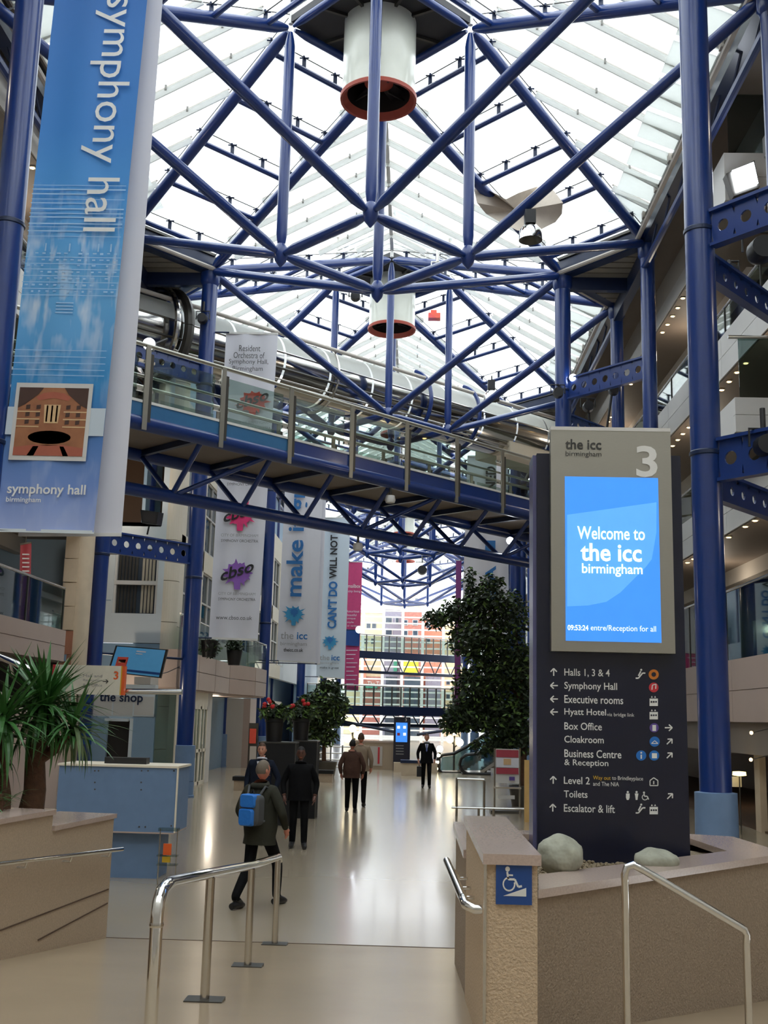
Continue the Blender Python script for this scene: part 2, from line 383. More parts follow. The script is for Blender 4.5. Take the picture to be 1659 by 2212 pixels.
# long facade past the corner
st = struct('wall_left.003', (XF, 45, 0))
FY0, FY1 = WY + .4, 60.0
y = FY0
while y < FY1:
    for z0, z1 in ((4.2, 4.9), (7.05, 7.75), (10.2, 11.4)):
        B('wall_panel', 'panel_cream', st, XF - .3, XF, y + .01, min(y + 3.1, FY1) - .01, z0, z1 - .015)
    y += 3.1
y = FY0
wins = []
while y < FY1 - 1:
    wd = 2.5 if y < 44 else 1.9
    B('wall_panel', 'panel_cream', st, XF - .3, XF, y, y + .6, 4.9, 10.2)
    for z0, z1 in ((4.9, 7.05), (7.75, 10.2)):
        fr = MB(); y0, y1 = y + .6, y + 3.1
        for yy in (y0, (y0 + y1) / 2 - .03, y1 - .06): fr.box(XF - .12, XF - .04, yy, yy + .06, z0, z1)
        for q in (z0, (z0 + z1) / 2, z1 - .06): fr.box(XF - .12, XF - .04, y0, y1, q, q + .06)
        f = fr.build('window_frame', 'panel_white', st)
        B('pane', 'dim_glass', f, XF - .1, XF - .09, y0, y1, z0, z1)
    y += 3.1
B('wall_core', 'panel_slate', st, XF - 1.3, XF - 1.2, FY0, 100, 0, 15)
B('upper_wall', 'panel_grey', st, XF - 1.0, XF - .8, FY0, FY1, 11.4, 13)
B('wall_panel', 'panel_blue', st, XF - .3, XF - .05, FY1, 70, 4.2, 9.5); B('wall_panel', 'panel_slate', st, XF - .3, XF - .05, 70, 84, 0, 8.0); B('wall_panel', 'panel_cream', st, XF - .3, XF - .05, 84, 100, 0, 11.0)
# first floor balcony over the doors
st = struct('wall_left.004', (-6.95, 40, 0))
bal = [(-8.3, 32.6), (-6.95, 32.6), (-6.95, 41.5), (-6.4, 44.5), (-6.3, 47.0), (-7.6, 48.5), (-8.3, 48.5)]
for i in range(1, 5):
    (x0, y0), (x1, y1) = bal[i], bal[i + 1]
    n = max(1, round(math.hypot(x1 - x0, y1 - y0) / 3))
    for q in range(n):
        for z0, z1 in ((3.05, 3.6), (3.62, 4.15)):
            p = V((x0 + (x1 - x0) * (q + .01) / n, y0 + (y1 - y0) * (q + .01) / n, (z0 + z1) / 2)); r = V((x0 + (x1 - x0) * (q + .99) / n, y0 + (y1 - y0) * (q + .99) / n, (z0 + z1) / 2))
            MB().beam(p, r, .14, z1 - z0).build('panel', 'panel_pink', st)
    p = V((x0, y0, 4.65)); r = V((x1, y1, 4.65)); MB().beam(p, r, .02, 1.0).build('glass_pane', 'rail_glass', st)
    T('handrail', 'steel', st, (x0, y0, 5.2), (x1, y1, 5.2), .03, 8)
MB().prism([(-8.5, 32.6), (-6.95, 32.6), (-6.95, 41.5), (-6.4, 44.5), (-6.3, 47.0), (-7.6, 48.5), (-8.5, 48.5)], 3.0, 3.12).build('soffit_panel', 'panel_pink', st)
B('end_panel', 'panel_pink', st, -8.4, -6.95, 32.5, 32.6, 3.05, 4.15)
# ground floor wall with glazed doors beneath the balcony
st = struct('wall_left.005', (-7.1, 36, 0))
B('wall_panel', 'panel_cream', st, -8.2, -7.1, 33.4, 34.0, 0, 3.0)
B('wall_panel', 'panel_grey', st, -8.2, -7.1, 38.6, 39.4, 0, 3.0)
B('wall_panel', 'panel_cream', st, -7.3, -7.1, 34.0, 38.6, 2.55, 3.0)
B('wall_panel', 'panel_grey', st, -9.6, -7.6, 50.0, 50.2, 0, 3.0)
B('wall_panel', 'panel_pink', st, -7.6, -7.3, 50.0, 53, 0, 3.0)
B('wall_panel', 'panel_cream', st, -7.3, -7.1, 56, 60, 0, 3.0)
for i, yy in enumerate((34.0, 35.15, 36.3, 37.45)):
    d = empty('door_%d' % (i + 1), (-7.15, yy, 0), kind='structure')
    f = MB()
    for a_, b_ in ((yy, yy + .1), (yy + 1.05, yy + 1.15)): f.box(-7.2, -7.1, a_, b_, 0, 2.55)
    for q in (0, 1.05, 2.45): f.box(-7.2, -7.1, yy, yy + 1.15, q, q + .1)
    f.box(-7.2, -7.1, yy + .54, yy + .6, 0, 2.55)
    f.build('door_frame', 'panel_cream', d); B('pane', 'dim_glass', d, -7.16, -7.14, yy + .1, yy + 1.05, .1, 2.45)
    T('handle', 'steel', d, (-7.05, yy + .2, .9), (-7.05, yy + .2, 1.3), .015, 8)
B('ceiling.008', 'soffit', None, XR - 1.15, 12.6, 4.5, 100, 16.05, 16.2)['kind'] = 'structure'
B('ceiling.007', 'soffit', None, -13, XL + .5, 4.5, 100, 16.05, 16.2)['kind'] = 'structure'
# stair block behind the plants and back enclosure behind the viewer
st = struct('wall_back'); B('wall_panel', 'panel_grey', st, -13, 12.6, -6.2, -6, 0, 19); B('wall_panel', 'panel_grey', st, -13, -12.9, -6, 9, 0, 19); B('wall_panel', 'panel_grey', st, 12.6, 12.7, -6, 12, 0, 19)
o = B('ceiling.009', 'roof_glass', None, -13, 12.6, -6, 4.5, 16.0, 16.3); o['kind'] = 'structure'

# ------------------------------------------------------------------ roof
def nd(dx, dy, z): return V((XC + dx, Y1 + dy, z))
A_, B_, C_, D_ = nd(0, -HD, ZB), nd(-HD, 0, ZB), nd(HD, 0, ZB), nd(0, HD, ZB)
NT, LT, RT, TT = nd(0, -HD, ZT), nd(-HD, 0, ZT), nd(HD, 0, ZT), nd(0, HD, ZT)
H = S / 2
def ap(sg, f): return nd(sg * AX, f * H, ZE)              # apex column head (f=-1 near, +1 far)
def ou(sg, f): return nd(sg * OX, f * (H - OY), ZE)       # outer column head facing this bay
GL = .42                                                  # glazing stands proud of the rafters
fr0 = empty('roof_truss', nd(0, 0, ZB), cat='roof truss')
def member(nm, p, q, r, n=12, m='blue_paint', taper=True):
    p = V(p); q = V(q); d = (q - p); L = d.length; d.normalize()
    if taper and L > 2:
        return MB().path([p + d * .12, p + d * .32, p + d * .5, q - d * .5, q - d * .32, q - d * .12], [r * .45, r * .8, r, r, r * .8, r * .45], n).build(nm, m, fr0, smooth=True)
    return MB().tube(p, q, r, n).build(nm, m, fr0, smooth=True)
RC = .125
for p, q in ((A_, B_), (A_, C_), (B_, D_), (C_, D_)): member('bottom_chord', p, q, RC)
for p, q in ((NT, LT), (NT, RT), (LT, TT), (RT, TT)): member('top_chord', p, q, .1)
for p, q in ((A_, NT), (B_, LT), (C_, RT), (D_, TT)): member('post', p, q, .13)
for sg, s_ in ((-1, B_), (1, C_)):
    for f in (-1, 1): member('bottom_chord', s_, ou(sg, f), RC)
    member('bottom_chord', A_, ap(sg, -1), RC); member('bottom_chord', D_, ap(sg, 1), RC)
for nnode in (A_, B_, C_, D_):
    MB().lathe(nnode, [(.02, -.3), (.13, -.16), (.17, 0), (.17, .12), (.1, .25)], 14, cap=True).build('node', 'blue_paint', fr0, smooth=True)
rafters = {}
for sg, tp in ((-1, LT), (1, RT)):
    for f in (-1, 1): rafters[(sg, f, 'o')] = (tp, ou(sg, f)); member('rafter', tp, ou(sg, f), .15)
    rafters[(sg, -1, 'a')] = (NT, ap(sg, -1)); rafters[(sg, 1, 'a')] = (TT, ap(sg, 1))
    member('rafter', NT, ap(sg, -1), .15); member('rafter', TT, ap(sg, 1), .15)
br = MB()
br.box(-.05, .05, -.03, .03, 0, .3); br.tube((0, -.12, .3), (0, .12, .36), .03, 6); br.tube((-.12, 0, .33), (.12, 0, .33), .02, 6)
brm = br.build('bracket', 'navy_paint', fr0, smooth=True); brm.location = V((0, 0, -100))
PF = (.10, .30, .50, .70, .90)
stays = []
def bracket(p, n_):
    b = bpy.data.objects.new('bracket', brm.data); C.objects.link(b); b.parent = fr0; b.location = V(p) - worg(fr0)
for sg in (-1, 1):
    for f in (-1, 1):
        (p0, p1), (q0, q1) = rafters[(sg, f, 'o')], rafters[(sg, f, 'a')]
        for i, t in enumerate(PF):
            a = p0.lerp(p1, t); b = q0.lerp(q1, t)
            member('purlin', a, b, .075, 8, taper=False)
            for u in (.0, .34, .68, 1.0) : bracket(a.lerp(b, u), i)
            T('stay_wire', 'bare_metal_dark', fr0, a + V((0, 0, .34)), b + V((0, 0, .34)), .016, 5)
        for (c0, c1) in ((p0, p1), (q0, q1)):
            T('stay_wire', 'bare_metal_dark', fr0, c0 + V((0, 0, .36)), c1 + V((0, 0, .36)), .014, 5)
bpy.data.objects.remove(brm)
# eaves: gutter beams and a pale pipe running round the corner columns
def eave(p, q):
    MB().beam(p + V((0, 0, .15)), q + V((0, 0, .15)), .3, .5).build('gutter_beam', 'navy_paint', fr0)
    MB().beam(p + V((0, 0, .45)), q + V((0, 0, .45)), .42, .08).build('gutter_edge', 'bare_metal_dark', fr0)
for sg in (-1, 1):
    p, q = ou(sg, -1), ou(sg, 1); eave(p, q); eave(q, ap(sg, 1)); eave(ap(sg, -1), p)
    off = V((-sg * .32, 0, -.02))
    MB().path([ap(sg, -1) + off, p + off, q + off, ap(sg, 1) + off], .07, 8).build('pipe', 'pipe_grey', fr0, smooth=True)
    T('lower_eave_tube', 'blue_paint', fr0, p + V((-sg * .1, 0, -.75)), q + V((-sg * .1, 0, -.75)), .09, 8)
    for i in range(7):
        t = (i + .5) / 7; a = p.lerp(q, t - .07); b = p.lerp(q, t)
        T('hanger', 'navy_paint', fr0, a + V((0, 0, .1)), b + V((-sg * .1, 0, -.75)), .035, 6)
        B('clip', 'pipe_grey', fr0, b.x - .08 - sg * .2, b.x + .08 - sg * .2, b.y - .09, b.y + .09, ZE + .36, ZE + .56)

# glazed slopes (structure)
gl0 = struct('ceiling', nd(0, 0, ZT))
up = V((0, 0, GL))
PANE_COUNT = 0
def strips(st, tri_or_quad, n, axis, name='pane', joined=None):
    """slope between ridge side (p0,p1) and eave side (q0,q1) cut in n strips with a bar between"""
    p0, p1, q0, q1 = tri_or_quad
    for i in range(n):
        a, b = i / n, (i + 1) / n
        P0, P1 = p0.lerp(p1, a), p0.lerp(p1, b); Q0, Q1 = q0.lerp(q1, a), q0.lerp(q1, b)
        poly = [P0 + up, P1 + up, Q1 + up, Q0 + up]
        if (P0 - P1).length < 1e-3: poly = [P0 + up, Q1 + up, Q0 + up]
        mb = MB(); mb.slab(poly, .012); mb.build('pane', 'roof_glass', st)
def clipped_bars(st, apex_pts, q0, q1, n, tip0, tip1):
    """bars run straight down the slope of the face bounded by q0-q1 (eave) and a ridge tip0-tip1"""
    pass
def face_strips(st, poly, n, bars=True):
    """cut a planar face by planes of constant Y (bars run down the slope in X); poly: list of points in order"""
    ys = [p.y for p in poly]; y0, y1 = min(ys), max(ys)
    def cut(y):
        pts = []
        N = len(poly)
        for i in range(N):
            a, b = poly[i], poly[(i + 1) % N]
            if (a.y - y) * (b.y - y) <= 0 and abs(a.y - b.y) > 1e-6:
                pts.append(a.lerp(b, (y - a.y) / (b.y - a.y)))
        pts.sort(key=lambda p: -p.z)
        return (pts[0], pts[-1]) if len(pts) > 1 else None
    for i in range(n):
        ya, yb = y0 + (y1 - y0) * (i + .002) / n, y0 + (y1 - y0) * (i + .998) / n
        inner = [p for p in poly if ya < p.y < yb]
        ca, cb = cut(ya), cut(yb)
        if not ca or not cb: continue
        hi = [p for p in inner if p.z > (ca[1].z + cb[1].z) / 2 + .3]; lo = [p for p in inner if p not in hi]
        ring = [ca[0]] + sorted(hi, key=lambda p: p.y) + [cb[0], cb[1]] + sorted(lo, key=lambda p: -p.y) + [ca[1]]
        clean = []
        for p in ring:
            if not clean or (p - clean[-1]).length > 1e-3: clean.append(p)
        if len(clean) > 2 and (clean[0] - clean[-1]).length < 1e-3: clean.pop()
        if len(clean) > 2: MB().slab([p + up for p in clean], .012).build('pane', 'roof_glass', st)
        if bars and 0 < i:
            c = cut(y0 + (y1 - y0) * i / n)
            if c and (c[0] - c[1]).length > .3:
                a, b = c[0] + up, c[1] + up
                MB().beam(a + V((0, 0, -.04)), b + V((0, 0, -.04)), .045, .17).build('glazing_bar', 'bar_clear', st)
                MB().beam(a + V((0, 0, .06)), b + V((0, 0, .06)), .05, .03).build('cap_strip', 'pipe_grey', st)
                L = (b - a).length; kk = int(L / 1.7)
                if kk:
                    mb = MB()
                    for q in range(kk):
                        c_ = a.lerp(b, (q + .6) / kk); mb.box(c_.x - .025, c_.x + .025, c_.y - .03, c_.y + .03, c_.z - .02, c_.z + .13)
                    mb.build('clip', 'bare_metal_dark', st)
for sg in (-1, 1):
    tp = LT if sg < 0 else RT
    face_strips(gl0, [tp, ou(sg, 1), ou(sg, -1)], 9)
    # half ridges towards the neighbouring bays
    rn = nd(0, H, ZT)
    face_strips(gl0, [TT, nd(0, 2 * H - HD, ZT), ap(sg, 1)], 9)
    for f in (-1, 1):
        (p0, p1), (q0, q1) = rafters[(sg, f, 'o')], rafters[(sg, f, 'a')]
        tt = (0,) + PF + (1,)
        for i in range(len(tt) - 1):
            for u in range(2):
                P = [p0.lerp(p1, tt[i]), q0.lerp(q1, tt[i]), q0.lerp(q1, tt[i + 1]), p0.lerp(p1, tt[i + 1])]
                a, b = u / 2, (u + 1) / 2
                MB().slab([P[0].lerp(P[1], a) + up, P[0].lerp(P[1], b) + up, P[3].lerp(P[2], b) + up, P[3].lerp(P[2], a) + up], .012).build('pane', 'roof_glass', gl0)
    # translucent strip beside the gutter
    a, b = ou(sg, -1), ou(sg, 1)
    for i in range(8):
        p = a.lerp(b, i / 8 + .01); q = a.lerp(b, (i + 1) / 8 - .01)
        MB().slab([p + up, q + up, q + up + V((-sg * 1.1, 0, .45)), p + up + V((-sg * 1.1, 0, .45))], .03).build('edge_strip', 'strip_grey', gl0)
MB().beam(TT + up, nd(0, 2 * H - HD, ZT) + up, .12, .12).build('ridge_bar', 'bar_white', gl0)

# corner soffits over the triangular bays of columns
sf0 = struct('ceiling.001', nd(0, H, ZE))
for sg in (-1, 1):
    a, b, c = ou(sg, 1), ap(sg, 1), ou(sg, 1) + V((0, 2 * OY, 0))
    n = 12
    tri = [a + V((0, 0, -.12)), b + V((0, 0, -.12)), c + V((0, 0, -.12))]
    for i in range(n):      # ribs of the corrugated sheet
        y0 = a.y + (c.y - a.y) * i / n; y1 = a.y + (c.y - a.y) * (i + .8) / n
        def xin(y):
            t = abs(y - b.y) / OY; return b.x + (a.x - b.x) * min(1, t)
        ym = (y0 + y1) / 2
        MB().add([(xin(y0), y0, ZE - .1), (a.x + sg * .1, y0, ZE - .1), (a.x + sg * .1, y1, ZE - .1), (xin(y1), y1, ZE - .1),
                  (xin(y0), y0, ZE), (a.x + sg * .1, y0, ZE), (a.x + sg * .1, y1, ZE), (xin(y1), y1, ZE)],
                 [(0, 1, 2, 3), (7, 6, 5, 4), (0, 4, 5, 1), (1, 5, 6, 2), (2, 6, 7, 3), (3, 7, 4, 0)]).build('sheet_rib', 'corrugated', sf0)
    MB().add([p + V((0, 0, .2)) for p in tri] + [p + V((0, 0, .5)) for p in tri], [(0, 1, 2), (5, 4, 3), (0, 3, 4, 1), (1, 4, 5, 2), (2, 5, 3, 0)]).build('sheet', 'dark_board', sf0)
    for t in (.5,):
        MB().beam(b + V((0, 0, -.3)), V((a.x, b.y, ZE - .3)), .2, .4).build('soffit_beam', 'navy_paint', sf0)
    MB().beam(a + V((-sg * .0, 0, -.35)), c + V((0, 0, -.35)), .25, .5).build('soffit_beam', 'navy_paint', sf0)

# ventilator box on top of each diamond
vb0 = empty('roof_ventilator', nd(0, 0, ZT), cat='ventilator')
dm = lambda s, z: [(XC + x * s, Y1 + y * s) for x, y in ((0, -HD), (HD, 0), (0, HD), (-HD, 0))]
MB().prism(dm(1.02, 0), ZT + .12, ZT + .3).build('underside', 'dark_board', vb0)
for i in range(4):
    a = dm(1.0, 0)[i]; b = dm(1.0, 0)[(i + 1) % 4]
    for t in (.33, .66):
        p = V((*a, ZT + .08)).lerp(V((*b, ZT + .08)), t); c = V((XC, Y1, ZT + .08))
        MB().beam(p, p.lerp(c, .9), .07, .08).build('underside_rib', 'bare_metal_dark', vb0)
    for k in range(7):
        z = ZT + .35 + k * .2
        MB().beam(V((*a, z)), V((*b, z)), .03, .15).build('louvre', 'bar_white', vb0)
    T('corner_post', 'bar_white', vb0, (*a, ZT + .1), (*a, ZT + 1.8), .06, 8)
P_ = dm(1.12, 0)
for i in range(4):
    a, b = P_[i], P_[(i + 1) % 4]; MB().slab([V((*a, ZT + 1.8)), V((*b, ZT + 1.8)), V((XC, Y1, ZT + 3.0))], .03).build('roof_slope', 'strip_grey', vb0)
# extract fan drum
R_ = .86; ZF = 14.3 + 2.35
fan0 = empty('extract_fan', nd(0, 0, ZF), cat='fan')
MB().lathe((XC, Y1, 0), [(R_, ZF + .07), (R_, ZT + .12)], 40).build('drum', 'drum_white', fan0, smooth=True)
MB().lathe((XC, Y1, 0), [(R_ - .12, ZF + .12), (R_ - .02, ZF - .02), (R_ + .04, ZF - .03), (R_ + .05, ZF + .06), (R_, ZF + .1)], 40).build('rim', 'red_paint', fan0, smooth=True)
MB().lathe((XC, Y1, 0), [(R_ - .03, ZF + .1), (R_ - .03, ZT + .1)], 32).build('drum_lining', 'dark_mesh', fan0, smooth=True)
MB().lathe((XC, Y1, 0), [(.001, ZF + .32), (.2, ZF + .33), (.34, ZF + .42), (.34, ZF + .75), (.001, ZF + .76)], 24).build('motor', 'red_paint', fan0, smooth=True)
for k in range(6):
    t = k * PI / 3; mb = MB(); c, s_ = math.cos(t), math.sin(t)
    mb.slab([V((XC + c * .3 - s_ * .12, Y1 + s_ * .3 + c * .12, ZF + .5)), V((XC + c * .8 - s_ * .16, Y1 + s_ * .8 + c * .16, ZF + .45)), V((XC + c * .8 + s_ * .16, Y1 + s_ * .8 - c * .16, ZF + .62)), V((XC + c * .3 + s_ * .12, Y1 + s_ * .3 - c * .12, ZF + .62))], .02)
    mb.build('blade', 'dark_mesh', fan0)
for t in (PI / 4, 3 * PI / 4, 5 * PI / 4, 7 * PI / 4):
    c, s_ = math.cos(t), math.sin(t)
    MB().beam((XC + c * .3, Y1 + s_ * .3, ZF + .35), (XC + c * (R_ - .03), Y1 + s_ * (R_ - .03), ZF + .35), .04, .06).build('strut', 'dark_mesh', fan0)

def join_kids(root, names, newname, kind='stuff'):
    """replace the named children of root by one joined part (for distant bays)"""
    groups = {}
    org = worg(root)
    for ch in list(root.children):
        nm = ch.name.split('.')[0]
        if nm in names:
            groups.setdefault((nm, ch.data.materials[0].name), []).append(ch)
    for (nm, mname), chs in groups.items():
        mb = MB()
        for ch in chs:
            off = V(ch.location) + org
            mb.add([V(v.co) + off for v in ch.data.vertices], [tuple(p.vertices) for p in ch.data.polygons])
        o = mb.build(nm, mname, root); o['kind'] = kind
        for ch in chs: bpy.data.objects.remove(ch)
NB = 6
roots = {}
for b in range(0, NB + 1):
    if b == 1: continue
    dy = (b - 1) * S
    for key, r0 in (('fr', fr0), ('gl', gl0), ('sf', sf0), ('vb', vb0), ('fan', fan0)):
        if b == 0 and key in ('vb',): continue
        c = copy_tree(r0); shift(c, dy=dy); roots[(b, key)] = c
roots.update({(1, 'fr'): fr0, (1, 'gl'): gl0, (1, 'sf'): sf0, (1, 'vb'): vb0, (1, 'fan'): fan0})
for b in list(range(3, NB + 1)) + [0]:
    join_kids(roots[(b, 'gl')], ('pane', 'glazing_bar', 'cap_strip', 'clip', 'edge_strip'), 'glazing')
    join_kids(roots[(b, 'sf')], ('sheet_rib',), 'x')
    join_kids(roots[(b, 'fr')], ('bracket', 'stay_wire', 'hanger', 'clip'), 'x')
    if (b, 'vb') in roots: join_kids(roots[(b, 'vb')], ('louvre', 'underside_rib'), 'x')
join_kids(roots[(2, 'fr')], ('stay_wire', 'clip', 'hanger'), 'x'); join_kids(roots[(1, 'fr')], ('clip',), 'x')
for bb in (1, 2): join_kids(roots[(bb, 'gl')], ('clip', 'cap_strip'), 'x')
wherez = {0: 'overhead nearest the viewer', 1: 'around the large fan drum at the top of the view', 2: 'around the second fan drum, above the footbridge', 3: 'around the third fan drum, seen over the footbridge deck', 4: 'seen just under the footbridge, left of the tree', 5: 'above the two distant footbridges', 6: 'against the far glazed end wall'}
for b in range(NB + 1):
    r = roots[(b, 'fr')]; tag(r, 'blue tubular steel roof truss ' + wherez[b], 'roof truss', 'roof trusses along the mall')
    if (b, 'vb') in roots: tag(roots[(b, 'vb')], 'dark-bottomed diamond rooftop ventilator box with white louvres, %s along the ridge' % ORD[max(0, b - 1)], 'ventilator', 'ventilators along the ridge')
    tag(roots[(b, 'fan')], ('white extract fan drum with red rim, %s along the mall' % ORD[b - 1]) if b else 'white extract fan drum directly above the viewer, out of view', 'fan', 'extract fans under the ventilators')

# columns ----------------------------------------------------------------
def column(x, y, r, top, label, base=True, collars=(6.0, 11.5), r2=None):
    e = empty('steel_column', (x, y, 0), label, 'column', 'blue steel columns')
    MB().lathe((x, y, 0), [(r, 1.2 if base else 0), (r, top)], 28, cap=True).build('shaft', 'blue_paint', e, smooth=True)
    for z in collars:
        MB().lathe((x, y, z), [(r + .001, -.06), (r + .02, -.05), (r + .02, .0), (r + .001, .02)], 28).build('collar', 'navy_paint', e, smooth=True)
    if base:
        rb = r + .08
        MB().lathe((x, y, 0), [(rb + .02, 0), (rb + .02, .06), (rb, .07), (rb, .42), (rb - .012, .425), (rb - .012, .44), (rb, .445), (rb - .01, 1.42), (r, 1.43)], 28).build('base_sleeve', 'light_blue_paint', e, smooth=True)
    MB().lathe((x, y, top - .5), [(r, 0), (r + .06, .1), (r + .06, .4), (r - .05, .5)], 20, cap=True).build('head', 'blue_paint', e, smooth=True)
    return e
cl = ['cluster nearest the viewer', 'cluster beside the wall screen', 'cluster past the balcony', 'fourth cluster along', 'fifth cluster along', 'sixth cluster along']
for k in range(6):
    yc = 16.1 + S * k
    for sg, sd in ((-1, 'left'), (1, 'right')):
        if k == 0: lab = {-1: 'big blue column at the left edge behind the hanging hall banner', 1: 'big blue column with pale blue base right of the directory totem'}[sg]
        elif k == 1: lab = {-1: 'blue column with pale blue base standing beside the glazed doors on the left', 1: 'blue column rising directly behind the top left of the directory totem'}[sg]
        elif k == 2: lab = {-1: 'blue column in front of the balcony, left of the make it great banner', 1: 'blue column behind the right-hand tree, foot of the large white banner'}[sg]
        else: lab = 'slim blue column in front, %s side, %s' % (sd, cl[k])
        column(XC + sg * AX, yc, .235 if k else .22, ZE, lab, collars=(6.3, 9.8) if k == 0 else (6.2, 12.0))
        for f, fn in ((-1, 'nearer'), (1, 'farther')):
            if k == 0 and f < 0: continue
            lab = 'blue wall-side column, %s side, %s of the pair in the %s' % (sd, fn, cl[k])
            column(XC + sg * OX, yc + f * OY, .2, ZE, lab, collars=(6.5,))
# perforated beams tying front column to the wall-side columns
def pbeam(p, q, ht, label, nh, spots=()):
    p = V(p); q = V(q); d = (q - p); L = d.length; d.normalize()
    mb = MB(); sd = d.cross(V((0, 0, 1))).normalized() * .05
    r = ht * .17; N = 12
    # plate with round holes: cells
    cw = L / nh
    for i in range(nh):
        c = p + d * (cw * (i + .5)); hw, hh = cw / 2, ht / 2
        ring = [c + d * (r * math.cos(2 * PI * k / N)) + V((0, 0, r * math.sin(2 * PI * k / N))) for k in range(N)]
        sq = []
        for k in range(N):
            a = 2 * PI * k / N; ca, sa = math.cos(a), math.sin(a); t = min(hw / abs(ca) if abs(ca) > 1e-6 else 9e9, hh / abs(sa) if abs(sa) > 1e-6 else 9e9); sq.append(c + d * (ca * t) + V((0, 0, sa * t)))
        for s_ in (-1, 1):
            mb.add([v + sd * s_ * .3 for v in ring] + [v + sd * s_ * .3 for v in sq], [(k, (k + 1) % N, N + (k + 1) % N, N + k) if s_ > 0 else (N + k, N + (k + 1) % N, (k + 1) % N, k) for k in range(N)])
        mb.add([v + sd * .3 for v in ring] + [v - sd * .3 for v in ring], [(k, (k + 1) % N, N + (k + 1) % N, N + k) for k in range(N)])
        cs = [c + d * x * hw + V((0, 0, z * hh)) for x, z in ((-1, -1), (1, -1), (1, 1), (-1, 1))]
        kk = [round(math.degrees(math.atan2(z * hh, x * hw))) % 360 for x, z in ((-1, -1), (1, -1), (1, 1), (-1, 1))]
    # fill the corner gaps with flanges
    e = empty('perforated_beam', (p + q) / 2, label, 'beam', 'perforated beams between columns')
    mb.build('web', 'blue_paint', e)
    for z in (-ht / 2, ht / 2): MB().beam(p + V((0, 0, z)), q + V((0, 0, z)), .16, .05).build('flange', 'blue_paint', e)
    return e
def cols(k, sg, f=None):
    yc = 16.1 + S * k
    return (XC + sg * AX, yc) if f is None else (XC + sg * OX, yc + f * OY)
def tie(k, sg, f, z, lab, ht=.55, nh=7):
    a = V((*cols(k, sg), z)); b = V((*cols(k, sg, f), z)); d = (b - a).normalized()
    return pbeam(a + d * .23, b - d * .18, ht, lab, nh)
tie(0, 1, -1, 9.75, 'blue perforated beam from the big right column to the upper right frame edge')
tie(0, 1, 1, 9.3, 'blue perforated beam behind the big right column, upper level, running back', .4)
tie(0, 1, -1, 6.15, 'blue perforated beam at right edge beside the sign number three', .6)
tie(0, 1, 1, 5.85, 'blue perforated beam at right edge behind the big column, lower level', .4)
tie(1, 1, -1, 12.0, 'blue perforated beam above the totem between two right columns', .6)
tie(1, 1, 1, 11.1, 'dark perforated beam above the totem carrying small spotlights', .45)
tie(1, -1, -1, 6.85, 'blue perforated beam carrying the black loudspeaker on the left', .55)
#tie(1, -1, 1, 6.2, 'short blue perforated beam behind the loudspeaker beam', .4)
tie(1, -1, -1, 12.3, 'blue perforated beam seen through the footbridge railing on the left', .6)
tie(0, -1, 1, 9.75, 'blue perforated beam behind the hanging hall banner')
#@@BRIDGE
# ------------------------------------------------------------------ big footbridge
u2 = V((.680, .733, 0)); n2 = V((-.733, .680, 0))
def bp(s, off, z): p = V((-4.16 + 5.94 * s, 20.7 + 6.4 * s, z)); return p + n2 * off
SB0, SB1 = -.76, 1.94
bw = 2.2; zc = 7.56; zl = 6.55
bg_ = empty('footbridge', bp(.5, 1.1, zl), 'blue steel footbridge with glass railing crossing the mall overhead', 'bridge')
for nm, off, z, r in (('top_chord', 0, zc, .15), ('top_chord', bw, zc, .15), ('bottom_chord', bw / 2, zl, .13)):
    T(nm, 'blue_paint', bg_, bp(SB0, off, z), bp(SB1, off, z), r, 18)
ks = [i * .2 for i in range(-3, 10)]
for i, s_ in enumerate(ks):
    f, r, l = bp(s_, 0, zc), bp(s_, bw, zc), bp(s_ + .01, bw / 2, zl)
    T('strut', 'blue_paint', bg_, f, l, .055, 10); T('strut', 'blue_paint', bg_, r, l, .055, 10); MB().beam(f, r, .1, .12).build('cross_beam', 'navy_paint', bg_)
    if i % 3 == 0 and i < 12: T('brace', 'blue_paint', bg_, l, bp(s_ + .2, 0, zc), .05, 10)
    for o_ in (0, bw): MB().beam(bp(s_ - .02, o_, 7.7), bp(s_ + .02, o_, 7.7), .2, .3).build('bearing', 'navy_paint', bg_)
MB().beam(bp(SB0, bw / 2, 7.66), bp(SB1, bw / 2, 7.66), bw - .2, .06).build('soffit_panel', 'soffit', bg_)
MB().beam(bp(SB0, bw / 2, 7.8), bp(SB1, bw / 2, 7.8), bw + .1, .1).build('deck', 'panel_grey', bg_)
